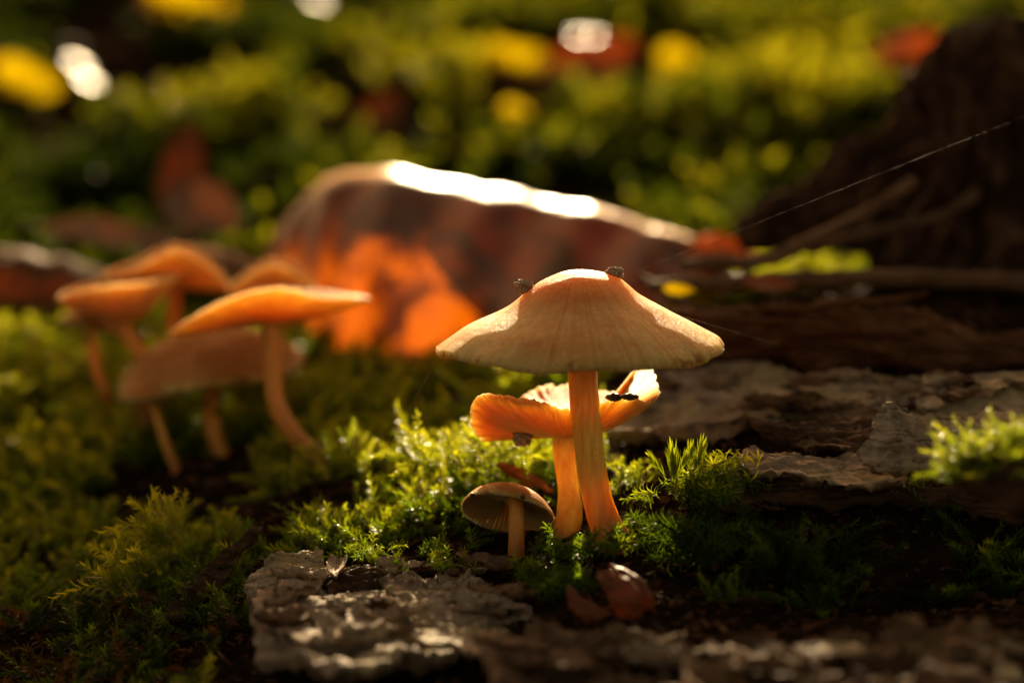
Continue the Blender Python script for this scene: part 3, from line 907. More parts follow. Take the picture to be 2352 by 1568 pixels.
e = thing("bark_plate", P(2000, 1620, 30.5), "broad dark bark slab below the shaded ledge", "bark")
plate("bark_layer", [(1560, 1500), (1700, 1470), (1850, 1480), (2000, 1500), (2150, 1470), (2352, 1440), (2550, 1430), (2600, 1620), (2300, 1680), (1900, 1680), (1620, 1640)],
          lin(32.6, 1440, 28.5, 1680), M['bark_mid'], e, 0.25, 0.25, 1.0, 0.16, seed=63, rag=0.06)
flakes(e, (1620, 2340, 1485, 1568), lin(32.6, 1440, 28.5, 1680), 20, 17, ('bark_mid', 'bark', 'bark_dark'), (70, 220), (16, 50))
o = plate("bark_flake", [(1180, 1300), (1230, 1268), (1290, 1270), (1330, 1290), (1320, 1330), (1270, 1345), (1200, 1335)],
          lin(36.0, 1268, 35.3, 1345), M['bark_dark'], None, 0.12, 0.06, 2.0, 0.05, 26, 200, seed=67, rag=0.08)
tag(o, "small dark bark flake at the feet of the mushrooms", "bark")

# rotten ridge behind the grey slab
e = thing("rotten_branch", P(1850, 830, 40.8), "thick rotten red-brown branch lying behind the long grey slab", "branch")
tube("wood", [P(1440, 745, 42.8), P(1560, 755, 42.1), P(1700, 765, 41.5), P(1850, 768, 41.1), P(2000, 770, 40.8), P(2120, 790, 40.6), P(2230, 815, 40.4), P(2330, 820, 40.3), P(2480, 830, 40.1)],
     [0.15, 0.34, 0.46, 0.53, 0.56, 0.52, 0.40, 0.36, 0.32], M['wood'], e, 150, 64, 0.30, 1.3, seed=3, ridged=0.55)
for k, (a, b) in enumerate([((1900, 700), (2140, 672)), ((1760, 712), (1960, 690)), ((2010, 715), (2210, 742)), ((1560, 720), (1800, 735))]):
    tube("splinter", [P(a[0], a[1] + 22, 41.0), P(a[0], a[1], 40.7), P((a[0] + b[0]) / 2, (a[1] + b[1]) / 2 + 8, 40.6), P(b[0], b[1], 40.5)],
         [0.10, 0.10, 0.07, 0.02], M['wood'], e, 40, 10, 0.5, 3.0, seed=k, ridged=0.4)
# stump at the back right
e = thing("rotten_stump", P(2250, 640, 46), "dark jagged rotten stump rising behind the twigs", "stump")
tube("wood", [P(2230, 680, 46.5), P(2240, 560, 46.5), P(2262, 430, 46.5), P(2278, 320, 46.6), P(2290, 200, 46.6), P(2292, 120, 46.6), P(2288, 50, 46.6)],
     [2.1, 1.75, 1.45, 1.35, 1.25, 1.05, 0.75], M['stump'], e, 130, 110, 0.30, 0.8, seed=6, ridged=0.75)
for k, (u0, v0, u1, v1, r0) in enumerate([(2170, 260, 2135, 150, 0.42), (2230, 180, 2215, 62, 0.45), (2300, 150, 2300, 28, 0.5), (2130, 380, 2085, 270, 0.4), (2350, 200, 2370, 70, 0.5)]):
    tube("broken_shard", [P(u0, v0 + 90, 46.0), P(u0, v0, 46.0), P((u0 + u1) / 2, (v0 + v1) / 2, 46.0), P(u1, v1, 46.1)], [r0, r0, r0 * 0.75, r0 * 0.2], M['stump'], e, 40, 20, 0.4, 1.2, seed=20 + k, ridged=0.5)
tube("root", [P(1690, 545, 46.5), P(1780, 520, 46.6), P(1900, 490, 46.6), P(2020, 430, 46.6), P(2140, 390, 46.6)], [0.2, 0.45, 0.7, 0.95, 1.2], M['stump'], e, 90, 56, 0.35, 0.9, seed=8, ridged=0.6)

# twigs
def twig(label, pts, rad, side=None):
    e = thing("twig", P(*pts[0]), label, "twig")
    tube("shoot", [P(*q) for q in pts], rad, M['twig'], e, 70, 12, 0.25, 3.0, ridged=0.2)
    for q, r in side or []:
        tube("side_shoot", [P(*z) for z in q], r, M['twig'], e, 30, 10, 0.25, 3.0)
    return e


twig("bent grey twig sloping up to the dark stump", [(1560, 612, 43.0), (1640, 606, 43.0), (1760, 596, 43.0), (1850, 560, 43.1), (1930, 520, 43.2), (2020, 470, 43.4), (2105, 412, 43.6)], [0.10, 0.11, 0.11, 0.12, 0.10, 0.10, 0.09],
     [([(1740, 598, 43.0), (1700, 640, 42.6), (1650, 690, 42.2)], [0.07, 0.05, 0.03])])
twig("thin brown twig forking beside the bent grey one", [(1850, 580, 44.0), (1960, 545, 44.0), (2090, 515, 44.2), (2180, 490, 44.4), (2250, 440, 44.6)], [0.08, 0.09, 0.08, 0.09, 0.12],
     [([(2080, 517, 44.2), (2110, 470, 44.3), (2140, 440, 44.4)], [0.05, 0.04, 0.02])])
twig("straight stick lying behind the rotten branch", [(1480, 660, 42.6), (1640, 650, 42.6), (1850, 640, 42.4), (2100, 640, 42.4), (2352, 650, 42.4), (2500, 655, 42.4)], [0.09, 0.12, 0.13, 0.14, 0.15, 0.15])
twig("short broken twig under the curled leaf tip", [(1470, 640, 42.9), (1520, 665, 42.6), (1580, 700, 42.2), (1640, 735, 41.9)], [0.07, 0.08, 0.07, 0.05])

# ------------------------------------------------------------------ nut husk in front
e = thing("nut_husk", P(1400, 1420, 33.6), "split red-brown nut husk in front of the tall mushroom", "husk")


def valve(spine, widths, bulge):
    ns, nt_ = 30, 15
    C = spline([P(*q) for q in spine], ns)
    W = np.interp(np.linspace(0, 1, ns), np.linspace(0, 1, len(widths)), widths) * 33.5 / FPX
    T = np.gradient(C, axis=0); T /= np.linalg.norm(T, axis=1)[:, None]
    bl = np.asarray(bulge, float)
    side = np.cross(T, bl); side /= np.linalg.norm(side, axis=1)[:, None]
    bd = np.cross(side, T)
    phi = np.linspace(-1.25, 1.25, nt_)
    V = C[:, None] + W[:, None, None] * (side[:, None] * np.sin(phi)[None, :, None] * 1.15 + bd[:, None] * (np.cos(phi)[None, :, None] - 0.35))
    V = V + (fbm(V * 5, 4, 0.6) * 0.06)[..., None] * bd[:, None]
    inn = V - bd[:, None] * 0.045
    n = ns * nt_
    b1 = np.arange(ns - 1) * nt_; b2 = b1 + nt_ - 1
    c2 = (ns - 1) * nt_ + np.arange(nt_ - 1)
    F = [grid_faces(ns, nt_), grid_faces(ns, nt_, flip=True, off=n), np.stack([b1, b1 + nt_, b1 + nt_ + n, b1 + n], -1), np.stack([b2, b2 + n, b2 + nt_ + n, b2 + nt_], -1),
         np.stack([c2, c2 + 1, c2 + 1 + n, c2 + n], -1)]
    mesh("valve", np.concatenate([V.reshape(-1, 3), inn.reshape(-1, 3)]), F, M['husk'], e)


valve([(1445, 1418, 33.5), (1440, 1380, 33.4), (1415, 1345, 33.45), (1372, 1312, 33.7)], [28, 34, 30, 5], (0, -1, 0.3))
valve([(1480, 1410, 33.8), (1480, 1370, 33.7), (1455, 1330, 33.8), (1402, 1296, 34.1)], [15, 20, 18, 4], (0.4, -1, 0.4))
valve([(1405, 1420, 33.6), (1360, 1410, 33.5), (1325, 1385, 33.55), (1305, 1347, 33.7)], [14, 24, 18, 4], (-0.2, -1, 0.3))
valve([(1440, 1410, 34.1), (1425, 1360, 34.2), (1400, 1328, 34.3), (1372, 1320, 34.4)], [25, 32, 24, 5], (0, 1, 0.3))
lump("husk_base", P(1435, 1418, 33.7), (0.2, 0.18, 0.10), M['husk'], e, 0.2, 3, seed=4, n=20)

# ------------------------------------------------------------------ crumbs, seeds, scraps
def crumb(name, c, r, label, cat, mat='crumb', amp=0.7, freq=2.6, seed=0, rot=None, n=36):
    o = lump(name, c, r, M[mat], None, amp, freq, rot, seed, n)
    return tag(o, label, cat)


crumb("bark_crumb", P(1211, 661, 35.95), (0.135, 0.09, 0.075), "ragged dark bark crumb on the sloping shoulder of the tallest cap", "crumb", seed=3, rot=frame((0.35, 0, 1)))
crumb("bark_crumb", P(1411, 628, 35.95), (0.105, 0.09, 0.075), "striped bark crumb perched near the top of the tallest cap", "crumb", seed=6, amp=0.45)
crumb("bark_crumb", P(1200, 1008, 36.9), (0.11, 0.08, 0.075), "black crumb stuck under the wavy upturned cap", "crumb", 'crumb', seed=9)
crumb("seed", P(1410, 912, 36.25), (0.10, 0.07, 0.05), "shiny brown seed lying in the wavy upturned cap", "seed", 'seed', 0.25, seed=12)
crumb("seed", P(1446, 911, 36.2), (0.11, 0.05, 0.04), "black slug-shaped seed by the torn flap", "seed", 'seed', 0.3, seed=15)
crumb("bark_crumb", P(1085, 1136, 36.1), (0.03, 0.03, 0.025), "tiny black speck on the rim of the smallest cap", "crumb", 'seed', 0.3, seed=18, n=16)
crumb("bark_crumb", P(1201, 1140, 35.85), (0.032, 0.03, 0.03), "round black speck above the smallest stem", "crumb", 'seed', 0.3, seed=19, n=16)
crumb("bark_crumb", P(870, 1385, 33.8), (0.14, 0.12, 0.06), "reddish crumb on the loose grey slab", "crumb", 'wood', 0.5, seed=22)
leaf("leaf_scrap", P(1205, 1100, 37.6), frame((0.25, -0.6, 0.75), (0.82, 0, -0.55)), 0.85, 0.20, M['leaf_orange'], "narrow brown and yellow leaf scrap behind the smallest mushroom", curl=0.15, fold=0.5, seed=8, stalk=False)

# spider silk
def silk(label, a, b, r=0.0016, sag=0.0):
    m = (a + b) / 2 - np.array([0, 0, sag])
    o = tube("silk_thread", [a, (a + m) / 2, m, (m + b) / 2, b], [r] * 5, M['silk'], None, 24, 5)
    tag(o, label, "spider silk")


silk("long spider thread running from the tallest cap up past the dark stump", P(1420, 640, 36.0), P(2620, 160, 37.0), 0.0003)
silk("short spider thread from the tallest cap down to the rotten branch", P(1545, 720, 36.0), P(1800, 795, 38.5), 0.0008)
silk("spider thread hanging from the rim of the tallest cap to the moss", P(1004, 822, 36.0), P(930, 960, 37.5), 0.0008)


# ------------------------------------------------------------------ moss
def shoot_template(L, nleaf, ll, lw, seg, bend, spread, curl, seed, flatf=0.6):
    r = np.random.default_rng(seed)
    V, F = [], []
    n = 0
    ts = np.linspace(0, 1, 9)
    cx = bend * ts ** 2 * L
    stem = np.stack([cx, 0 * ts, L * (ts - 0.25 * bend * ts ** 2)], -1)
    w = 0.012 * (1 - 0.7 * ts)
    sv = np.concatenate([stem + np.array([0, 1, 0]) * w[:, None], stem - np.array([0, 1, 0]) * w[:, None]])
    i = np.arange(8)
    V.append(sv)
    F.append(np.concatenate([np.stack([i, i + 1, i + 10], -1), np.stack([i, i + 10, i + 9], -1)]))
    n += 18
    for k in range(nleaf):
        t = 0.08 + 0.92 * (k + r.uniform(0, 0.6)) / nleaf
        p = np.array([np.interp(t, ts, stem[:, j]) for j in range(3)])
        tan = np.array([2 * bend * t, 0, 1 - 0.5 * bend * t]); tan /= np.linalg.norm(tan)
        az = k * 2.4 + r.uniform(-0.3, 0.3)
        fr = frame(tan, (0, 1, 0))
        rad = fr[:, 0] * math.cos(az) + fr[:, 1] * math.sin(az) * flatf
        rad /= np.linalg.norm(rad)
        sp_ = spread * (1 - 0.55 * t) * r.uniform(0.8, 1.2)
        l = ll * (0.65 + 0.5 * math.sin(math.pi * min(1, t * 0.9 + 0.05))) * r.uniform(0.8, 1.2)
        side = np.cross(tan, rad)
        pts = []
        q = p.copy()
        ang = sp_
        for m in range(seg + 1):
            pts.append(q.copy())
            q = q + (tan * math.cos(ang) + rad * math.sin(ang)) * l / seg
            ang += curl / seg
        ws = lw * 0.5 * np.sin(np.linspace(0.25, 1.0, seg + 1) * math.pi) ** 0.8
        pv = []
        for m in range(seg):
            pv += [pts[m] + side * ws[m], pts[m] - side * ws[m]]
        pv.append(pts[seg])
        f = []
        for m in range(seg - 1):
            a = 2 * m
            f += [(a, a + 1, a + 3), (a, a + 3, a + 2)]
        a = 2 * (seg - 1)
        f.append((a, a + 1, a + 2))
        V.append(np.array(pv)); F.append(np.array(f) + n)
        n += len(pv)
    return np.concatenate(V), np.concatenate(F)


NEAR = [shoot_template(0.62 + 0.05 * k, 42, 0.17, 0.028, 3, 0.25 + 0.12 * k, 0.95, (0.9 if k % 2 else 0.4), 100 + k, 0.5 + 0.08 * k) for k in range(6)]
MID = [shoot_template(0.60 + 0.06 * k, 26, 0.17, 0.050, 2, 0.25 + 0.12 * k, 0.95, 0.6, 200 + k, 0.6) for k in range(5)]
FAR = [shoot_template(0.9, 14, 0.30, 0.11, 2, 0.3 + 0.1 * k, 0.9, 0.5, 300 + k, 0.7) for k in range(4)]
SPIKE = [shoot_template(0.42, 26, 0.26, 0.026, 3, 0.05, 0.55, -0.2, 400 + k, 1.0) for k in range(2)]
HOOK = [shoot_template(0.45, 34, 0.24, 0.024, 4, 0.55 + 0.2 * k, 0.75, 1.9, 500 + k, 0.7) for k in range(3)]


def scatter(name, pos, up, scale, templ, tint, seed=0, lean=0.5, toward=None, parent=None, mat='moss'):
    r = np.random.default_rng(seed)
    n = len(pos)
    pick = r.integers(0, len(templ), n)
    az = r.uniform(0, 2 * math.pi, n)
    U = up + r.normal(size=(n, 3)) * lean * 0.5
    if toward is not None:
        U = U + np.asarray(toward)
    U /= np.linalg.norm(U, axis=1)[:, None]
    ref = np.stack([np.cos(az), np.sin(az), 0 * az], -1)
    X = ref - U * (ref * U).sum(1)[:, None]
    X /= np.linalg.norm(X, axis=1)[:, None]
    Y = np.cross(U, X)
    R = np.stack([X, Y, U], 2) * np.asarray(scale)[:, None, None]
    VV, FF, TT = [], [], []
    off = 0
    for k, (tv, tf) in enumerate(templ):
        m = np.where(pick == k)[0]
        if not len(m):
            continue
        v = np.einsum('nij,kj->nki', R[m], tv) + pos[m][:, None, :]
        f = tf[None] + (np.arange(len(m)) * len(tv))[:, None, None] + off
        VV.append(v.reshape(-1, 3)); FF.append(f.reshape(-1, 3))
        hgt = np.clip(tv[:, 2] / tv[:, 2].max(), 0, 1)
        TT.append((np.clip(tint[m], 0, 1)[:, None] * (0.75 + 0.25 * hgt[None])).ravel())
        off += len(v.reshape(-1, 3))
    return mesh(name, np.concatenate(VV), np.concatenate(FF), M[mat], parent, smooth=False, tint=np.concatenate(TT))


def uvd(x, y, z):
    d = y * CP + (CAM_H - z) * SP
    k = (z - CAM_H) * CP + y * SP
    return 1176 + x / d * FPX, 784 - k / d * FPX, d


def ground_pts(n, x0, x1, y0, y1, seed):
    r = np.random.default_rng(seed)
    x = r.uniform(x0, x1, n); y = r.uniform(y0, y1, n)
    z = ground_h(x, y)
    e_ = 0.1
    nx = -(ground_h(x + e_, y, False) - ground_h(x - e_, y, False)) / (2 * e_)
    ny = -(ground_h(x, y + e_, False) - ground_h(x, y - e_, False)) / (2 * e_)
    N = np.stack([nx * 0.6, ny * 0.6, np.ones(n)], -1)
    N /= np.linalg.norm(N, axis=1)[:, None]
    return np.stack([x, y, z], -1), N, r


def moss_mask(pos):
    u, v, d = uvd(pos[:, 0], pos[:, 1], pos[:, 2])
    nz = fbm(np.stack([pos[:, 0] * 0.55, pos[:, 1] * 0.55, 0 * u], -1) + 3, 3)
    keep = nz > -0.12
    # bare: under the slabs, the bark area on the right, the dark hollow round the feet
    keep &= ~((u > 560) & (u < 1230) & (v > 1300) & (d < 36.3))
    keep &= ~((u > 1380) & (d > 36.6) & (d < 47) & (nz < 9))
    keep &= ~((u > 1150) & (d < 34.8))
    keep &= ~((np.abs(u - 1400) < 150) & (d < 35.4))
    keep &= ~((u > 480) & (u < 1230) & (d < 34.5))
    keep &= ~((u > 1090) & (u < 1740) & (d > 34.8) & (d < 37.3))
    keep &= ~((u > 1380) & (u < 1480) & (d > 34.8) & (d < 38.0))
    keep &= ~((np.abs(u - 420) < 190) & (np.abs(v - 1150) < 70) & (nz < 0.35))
    return keep, nz


pos, N, r = ground_pts(6800, -7.5, 7.5, 30.0, 41.5, 21)
keep, nz = moss_mask(pos)
pos, N, nz = pos[keep], N[keep], nz[keep]
u_, v_, d_ = uvd(pos[:, 0], pos[:, 1], pos[:, 2])
ti = 0.42 + 0.5 * nz + r.normal(0, 0.16, len(pos)) + 0.35 * np.clip((d_ - 37.0) / 2.0, 0, 1) - 0.36 * np.clip((650 - u_) / 200, 0, 1) * np.clip((39.0 - d_) / 1.5, 0, 1)  # tint also paints moss sunlit towards the back, shaded at the near left
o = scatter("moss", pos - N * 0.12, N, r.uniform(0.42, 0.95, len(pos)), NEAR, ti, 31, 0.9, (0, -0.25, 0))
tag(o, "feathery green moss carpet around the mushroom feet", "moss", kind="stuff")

pos, N, r = ground_pts(8500, -9.5, 9.5, 41.3, 50.5, 22)
keep, nz = moss_mask(pos)
pos, N, nz = pos[keep], N[keep], nz[keep]
ti = 0.78 + 0.5 * nz + r.normal(0, 0.15, len(pos))  # high base tint carries on the painted sunlight
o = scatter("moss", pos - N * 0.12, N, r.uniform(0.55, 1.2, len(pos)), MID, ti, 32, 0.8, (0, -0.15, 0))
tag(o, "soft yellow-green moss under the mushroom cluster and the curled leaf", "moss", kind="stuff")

pos, N, r = ground_pts(11500, -17, 17, 50, 84, 23)
nz = fbm(np.stack([pos[:, 0] * 0.22, pos[:, 1] * 0.22, 0 * pos[:, 0]], -1) + 8, 3)
k_ = nz > -0.25 + 0.45 * np.clip((-pos[:, 0] - 2.0) / 4.0, 0, 1) * np.clip((pos[:, 1] - 58) / 5, 0, 1)
for q in ((1350, 150, 65.0), (1180, 155, 65.5), (1550, 140, 66.5), (1180, 265, 61.5), (870, 285, 61.0), (185, 150, 70.0), (205, 190, 68.5), (395, 240, 66.0), (805, 60, 74.0)):
    c_ = P(*q)
    k_ &= ~((np.abs(pos[:, 0] - c_[0]) < 1.1) & (pos[:, 1] > c_[1] - 2.2) & (pos[:, 1] < c_[1] + 3.2))
pos, N, nz = pos[k_], N[k_], nz[k_]
ti = 0.5 + 0.5 * nz + r.normal(0, 0.15, len(pos)) + 0.40 * np.exp(-((pos[:, 1] - 64.5) / 3.0) ** 2) - 0.42 * np.clip((-pos[:, 0] - 2.5) / 4.0, 0, 1)  # sunlit crest band and dimmer left side are painted into the tint
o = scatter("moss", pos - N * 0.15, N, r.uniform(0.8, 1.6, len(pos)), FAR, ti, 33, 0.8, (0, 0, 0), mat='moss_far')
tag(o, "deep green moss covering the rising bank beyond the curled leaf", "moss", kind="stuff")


def tuft(label, px, n, templ, size, spread, tint, seed, up=(0, -0.1, 1), lean=0.7, group=None):
    r = np.random.default_rng(seed)
    c = P(*px)
    q = c + np.stack([r.normal(0, spread, n), r.normal(0, spread * 0.6, n), r.normal(0, spread * 0.15, n)], -1)
    U = np.tile(np.asarray(up, float), (n, 1))
    U += np.stack([(q[:, 0] - c[0]) * 1.2, (q[:, 1] - c[1]) * 1.2, 0 * q[:, 0]], -1)
    o = scatter("moss_tuft", q, U, r.uniform(0.7, 1.15, n) * size, templ, tint + r.normal(0, 0.08, n), seed + 1, lean)
    return tag(o, label, "moss tuft", group)


tuft("spiky bright green moss tuft standing beside the tall stem", (1570, 1105, 36.2), 9, SPIKE, 1.0, 0.12, 0.75, 61, lean=0.5)
tuft("curled yellow-green moss tuft below the spiky one", (1585, 1150, 35.8), 26, HOOK, 0.85, 0.24, 0.72, 63, (-0.2, -0.5, 0.8))
tuft("curled moss tuft against the fibrous bark chip", (1668, 1112, 35.8), 18, HOOK, 0.8, 0.16, 0.8, 65, (0.0, -0.5, 0.8))
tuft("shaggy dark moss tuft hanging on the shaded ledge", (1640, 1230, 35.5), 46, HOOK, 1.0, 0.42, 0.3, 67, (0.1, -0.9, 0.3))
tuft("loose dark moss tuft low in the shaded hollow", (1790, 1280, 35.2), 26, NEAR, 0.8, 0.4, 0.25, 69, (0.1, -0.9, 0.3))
tuft("feathery moss tuft creeping past the nut husk", (1270, 1345, 34.9), 26, HOOK, 0.8, 0.30, 0.55, 71, (0.5, -0.5, 0.7))
tuft("curly moss tuft at the foot of the tall stem", (1385, 1268, 35.4), 10, HOOK, 0.7, 0.16, 0.6, 73, (-0.2, -0.2, 0.9))
tuft("short moss tuft on the edge of the small dark bark flake", (1290, 1275, 35.5), 14, HOOK, 0.7, 0.25, 0.4, 75, (0.3, -0.2, 0.7))
tuft("sunlit moss tuft on the crest behind the smallest mushroom", (1130, 1066, 38.2), 70, NEAR, 0.7, 0.5, 0.98, 77, (0, 0, 1), 0.8)  # sunlight on this crest is painted in by a pale tint
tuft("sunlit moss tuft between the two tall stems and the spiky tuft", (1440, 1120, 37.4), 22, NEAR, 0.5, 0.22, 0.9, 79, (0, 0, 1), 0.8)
tuft("glowing yellow-green moss tuft under the broad sloping cap", (425, 915, 45.0), 34, NEAR, 0.9, 0.35, 1.0, 111, (0, 0, 1), 0.8)  # this and the next sunlit tufts: backlight painted in by pale tint
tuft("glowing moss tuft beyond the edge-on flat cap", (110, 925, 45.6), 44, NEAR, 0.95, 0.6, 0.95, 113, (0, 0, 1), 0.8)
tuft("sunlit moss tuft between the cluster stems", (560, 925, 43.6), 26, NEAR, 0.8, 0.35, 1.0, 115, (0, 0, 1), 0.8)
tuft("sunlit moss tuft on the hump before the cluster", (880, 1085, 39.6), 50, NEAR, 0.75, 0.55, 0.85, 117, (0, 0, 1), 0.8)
tuft("small moss tuft on the back edge of the loose slab", (830, 1285, 35.9), 12, HOOK, 0.45, 0.28, 0.75, 81, (0, -0.1, 1))
tuft("tiny curled moss tuft at the end of the loose slab", (1040, 1310, 35.7), 7, HOOK, 0.6, 0.13, 0.7, 83, (0, -0.1, 1))
tuft("moss tuft growing beside the nut husk", (1670, 1375, 34.2), 12, NEAR, 0.5, 0.2, 0.5, 85, (0, -0.3, 1))
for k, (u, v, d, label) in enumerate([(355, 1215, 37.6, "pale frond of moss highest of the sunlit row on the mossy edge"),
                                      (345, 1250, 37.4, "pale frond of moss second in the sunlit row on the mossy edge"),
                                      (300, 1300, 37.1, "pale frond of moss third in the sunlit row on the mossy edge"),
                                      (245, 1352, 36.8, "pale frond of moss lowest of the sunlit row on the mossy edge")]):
    tuft(label, (u + 45, v + 18, d), 8, NEAR, 1.0, 0.09, 1.0, 90 + 3 * k, (-0.8, -0.1, 0.9), 0.3)  # full tint paints the fronds as sunlit

# mossy hump close to the lens on the right
e = thing("mossy_chunk", P(2400, 1250, 32.6), "moss-topped chunk of rotten wood overhanging the shaded hollow", "wood")
tube("wood", [P(2190, 1100, 33.2), P(2250, 1092, 33.0), P(2330, 1090, 32.7), P(2450, 1130, 32.5), P(2560, 1220, 32.4), P(2620, 1400, 32.4)], [0.12, 0.25, 0.38, 0.55, 0.8, 1.0], M['bark_dark'], e, 60, 30, 0.35, 1.5, ridged=0.3)
q_ = spline([P(2195, 1085, 33.2), P(2250, 1068, 33.0), P(2340, 1050, 32.7), P(2450, 1055, 32.5), P(2560, 1090, 32.4)], 260)
r_ = np.random.default_rng(5)
q_ = q_ + np.stack([r_.normal(0, 0.1, 260), r_.normal(0, 0.25, 260), r_.normal(-0.05, 0.06, 260)], -1)
mo = scatter("moss_cover", q_, np.tile([-0.1, -0.25, 1.0], (260, 1)), r_.uniform(0.35, 0.65, 260), NEAR, 0.75 + r_.normal(0, 0.1, 260), 9, 0.9, parent=e)
mo["kind"] = "stuff"

# ------------------------------------------------------------------ crumbly litter on bare ground
def litter(name, n, box, seed, size, label):
    pos, N, r = ground_pts(n, *box, seed)
    a = r.normal(size=(n, 3)); a /= np.linalg.norm(a, axis=1)[:, None]
    b = np.cross(a, r.normal(size=(n, 3))); b /= np.linalg.norm(b, axis=1)[:, None]
    a[:, 2] *= 0.5; b[:, 2] *= 0.5
    c = np.cross(a, b)
    l = size * r.lognormal(0, 0.5, n)
    a *= l[:, None]; b *= (l * r.uniform(0.2, 0.7, n))[:, None]; c *= (l * 0.18)[:, None]
    base = np.array([[-1, -0.7, 0], [1, -0.9, 0.2], [0.8, 0.9, -0.2], [-0.9, 0.8, 0.3]])
    pts = np.concatenate([base + [0, 0, .5], base * 0.85 - [0, 0, .5]])
    V = pos[:, None] + (pts[None, :, 0:1] * a[:, None] + pts[None, :, 1:2] * b[:, None] + pts[None, :, 2:3] * c[:, None]) + np.array([0, 0, 0.03])
    q = np.array([(0, 1, 2, 3), (7, 6, 5, 4), (0, 4, 5, 1), (1, 5, 6, 2), (2, 6, 7, 3), (3, 7, 4, 0)])
    F = (q[None] + (np.arange(n) * 8)[:, None, None]).reshape(-1, 4)
    o = mesh(name, V.reshape(-1, 3), F, M['wood'], None, False)
    return tag(o, label, "litter", kind="stuff")


litter("bark_litter", 9000, (-7.5, 7.5, 29, 46), 41, 0.06, "fine dark bark crumbs and needles on the bare ground")
litter("leaf_litter", 2500, (-16, 16, 46, 80), 43, 0.22, "crumbled dead leaf bits scattered over the mossy bank")


# ------------------------------------------------------------------ leaves on the bank and around
def face_cam(px, yaw=0.0, pit=0.0, roll=0.0):
    return (Matrix.Rotation(yaw, 3, 'Z') @ Matrix.Rotation(pit, 3, 'X') @ Matrix.Rotation(roll, 3, 'Y'))


def bank_leaf(px, L, W, mat, label, axis, ref=(1, 0, 0), **kw):
    return leaf("leaf", P(*px), frame(axis, ref), L, W, M[mat], label, **kw)


bank_leaf((1350, 150, 65.0), 2.8, 1.3, 'leaf_orange', "fiery orange-red leaf tilted on the bank above the curled leaf", (0.2, -0.75, 0.6), (0.8, 0, 0.6), curl=0.3, seed=2)
bank_leaf((870, 285, 61.0), 1.7, 1.1, 'leaf_dull', "dull orange leaf on the dark face of the bank", (-0.1, -0.8, 0.6), (0.3, 0, 1), curl=0.4, seed=3)
bank_leaf((420, 390, 54.0), 1.9, 0.9, 'leaf_dull', "rusty upright leaf standing in the hollow behind the cluster", (-0.3, -0.9, 0.3), (0.15, 0, 1), curl=0.2, seed=5)
bank_leaf((470, 490, 52.5), 1.8, 1.2, 'leaf_pale', "dull purplish leaf below the rusty upright one", (-0.2, -0.7, 0.7), (0.7, 0, -0.7), curl=0.3, seed=6)
bank_leaf((260, 545, 51.0), 2.6, 0.9, 'leaf_pale', "pale flat leaf lying behind the wavy humped mushroom", (0.1, -0.4, 0.9), (1, 0, 0), curl=0.2, seed=7)
bank_leaf((90, 620, 48.5), 3.4, 1.3, 'leaf_dull', "long brown folded leaf beyond the outer side of the cluster", (0.15, -0.6, 0.8), (1, 0, -0.15), curl=-0.25, fold=-0.5, seed=8)
bank_leaf((470, 590, 47.0), 1.8, 0.8, 'leaf_pale', "tan curled leaf lying just behind the cluster caps", (0.1, -0.5, 0.85), (1, 0, 0.1), curl=-0.5, fold=-0.4, seed=9)
bank_leaf((2120, 130, 61.0), 2.4, 1.2, 'leaf_orange', "orange leaf beside the tip of the dark stump", (0.1, -0.6, 0.8), (0.8, 0, 0.5), curl=0.3, seed=10)
bank_leaf((1180, 150, 65.5), 2.2, 1.2, 'leaf_yellow', "yellow leaf added for the sunlit moss on the crest of the bank", (0.0, 0.7, 0.7), (1, 0, 0.1), curl=0.2, seed=11)  # added leaf facing the sun, for a bright spot of lit moss
bank_leaf((1550, 140, 66.5), 0.95, 0.9, 'leaf_yellow', "round yellow-green leaf added as a light disc beyond the fiery orange one", (0.0, 0.8, 0.6), (1, 0, 0.1), curl=0.2, seed=12, stalk=False)  # the small round leaves here are added to make light discs
bank_leaf((805, 60, 74.0), 1.0, 0.95, 'leaf_yellow', "round olive leaf added as a light disc high on the far part of the bank", (0.1, 0.8, 0.6), (1, 0, 0.1), curl=0.2, seed=13, stalk=False)
bank_leaf((1180, 262, 61.5), 0.7, 0.65, 'leaf_yellow', "small olive leaf added as a light disc just below the yellow one", (0.0, 0.8, 0.6), (1, 0, 0.1), curl=0.2, seed=14, stalk=False)
bank_leaf((60, 190, 66.0), 2.0, 1.4, 'leaf_yellow', "mustard leaf on the far bank behind the shiny scraps", (0.2, 0.6, 0.7), (1, 0, 0.2), curl=0.3, seed=15)
bank_leaf((450, 15, 74.0), 3.0, 1.8, 'leaf_yellow', "wide mustard leaf at the very top of the bank", (0.2, 0.6, 0.7), (1, 0, 0.1), curl=0.3, seed=16)
bank_leaf((1770, 655, 42.0), 0.8, 0.35, 'leaf_orange', "little orange leaf among the twigs behind the branch", (0.0, -0.5, 0.8), (1, 0, -0.2), curl=0.3, seed=17, stalk=False)
bank_leaf((1560, 668, 41.8), 0.5, 0.3, 'leaf_yellow', "little yellow leaf by the short broken twig", (0.0, 0.6, 0.8), (1, 0, -0.3), curl=0.3, seed=18, stalk=False)

# added wet scraps for bright discs, each turned to mirror sun into the lens
def glint(px, size, label):
    c = P(*px)
    view = np.array([0, 0, CAM_H]) - c; view /= np.linalg.norm(view)
    h = view + np.array(SUN_DIR); h /= np.linalg.norm(h)
    leaf("leaf_scrap", c, frame(h), size, size * 0.8, M['leaf_wet'], label, curl=0.06, fold=0.05, seed=int(px[0]), stalk=False)


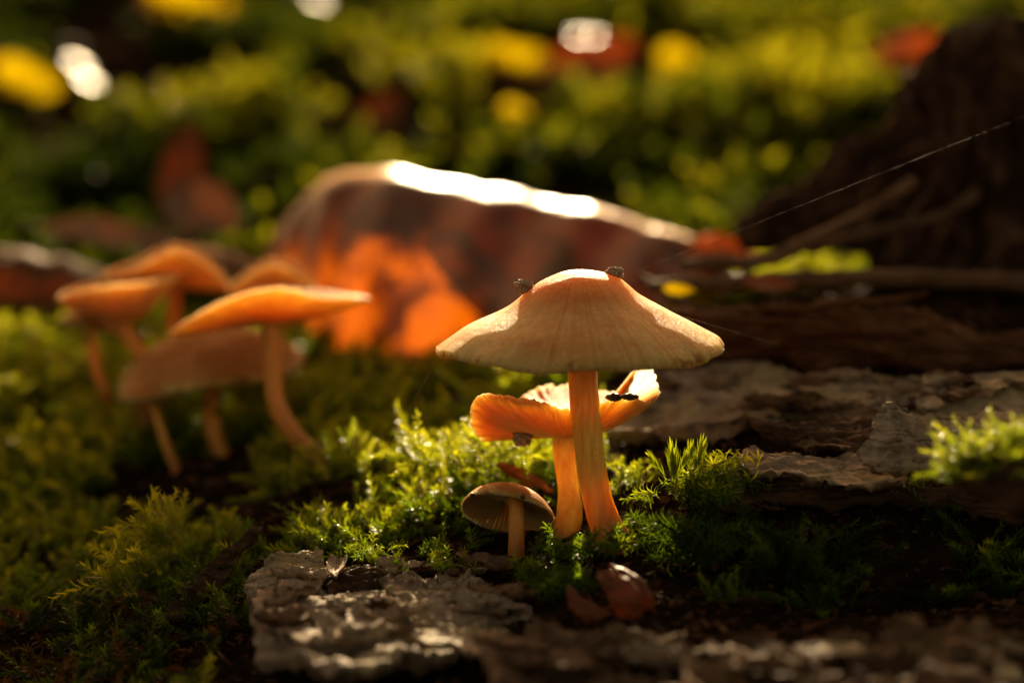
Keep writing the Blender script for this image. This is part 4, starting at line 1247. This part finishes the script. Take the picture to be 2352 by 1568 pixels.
glint((180, 148, 69.0), 0.55, "upper added wet glint scrap of the pair on the far bank")
glint((208, 190, 67.3), 0.55, "lower added wet glint scrap of the pair on the far bank")
glint((395, 240, 65.2), 0.45, "added wet glint scrap lying above the rusty upright leaf")
glint((730, 5, 70.0), 0.55, "added wet glint scrap above the round olive leaf")
glint((1350, 85, 66.5), 0.8, "added wet pale scrap for the highlight on the fiery orange leaf")
glint((2000, 340, 47.0), 0.16, "tiny added wet scrap glinting on the stump root")
glint((1905, 40, 70.0), 0.4, "faint added wet glint scrap on the far bank beyond the round yellow-green leaf")
glint((2080, 35, 70.0), 0.45, "added wet glint scrap on the far bank near the stump tip")

# ------------------------------------------------------------------ added trees out of view, leaves set along sun rays to throw chosen shade
def added_shade_tree(label, base, zones, seed, dist):
    r = np.random.default_rng(seed)
    sd = np.array(SUN_DIR)
    V, F = [], []
    n = 0
    cen = []
    for (u, v, d, ru, rv, cnt, size) in zones:
        pts = []
        for k in range(cnt):
            a = r.uniform(0, 2 * math.pi); q = math.sqrt(r.uniform(0, 1))
            g_ = P(u + ru * q * math.cos(a), v + rv * q * math.sin(a), d)
            c = g_ + sd * dist * r.uniform(0.85, 1.15)
            pts.append(c)
            fr = frame(r.normal(size=3) * 0.6 + sd, r.normal(size=3))
            L = size * r.uniform(0.7, 1.3)
            out = np.array([(-0.5, 0, 0), (-0.2, 0.27, 0.05), (0.15, 0.27, 0.05), (0.5, 0, 0), (0.15, -0.27, 0.05), (-0.2, -0.27, 0.05)]) * L
            V.append(out @ fr.T + c); F.append(np.array([(0, 1, 2, 3), (0, 3, 4, 5)]) + n); n += 6
        cen.append(np.mean(pts, 0))
    e = thing("added_sapling", base, label, "tree")
    mesh("crown", np.concatenate(V), np.concatenate(F), M['leaf_orange'], e, False)
    top = np.mean(cen, 0) + np.array([0, 15, 20])
    b = np.asarray(base, float)
    tube("trunk", [b - [0, 0, 3], b * 0.6 + (b * [1, 1, 0] + top * [0, 0, 1]) * 0.4, b * 0.3 + top * 0.7, top], [2.2, 1.9, 1.4, 0.5], M['bark'], e, 50, 16, 0.1, 0.2)
    for c in cen:
        st = b * 0.35 + top * 0.65
        tube("limb", [st, (st + c) / 2 + [0, 0, 6], c], [0.8, 0.5, 0.2], M['bark'], e, 24, 8, 0.1, 0.3)


added_shade_tree("unseen tree added beyond the mossy bank to shade the near moss", (-60.0, 150.0, 8.0),
      [(200, 1530, 35.3, 380, 60, 60, 2.0), (60, 1420, 37.5, 180, 90, 45, 2.0), (480, 1420, 36.0, 100, 60, 20, 2.0)], 5, 110.0)
added_shade_tree("unseen tree added beyond the dark stump to shade the broad bark slab", (60.0, 150.0, 8.0),
      [(2000, 1470, 33, 330, 100, 80, 2.0)], 6, 115.0)
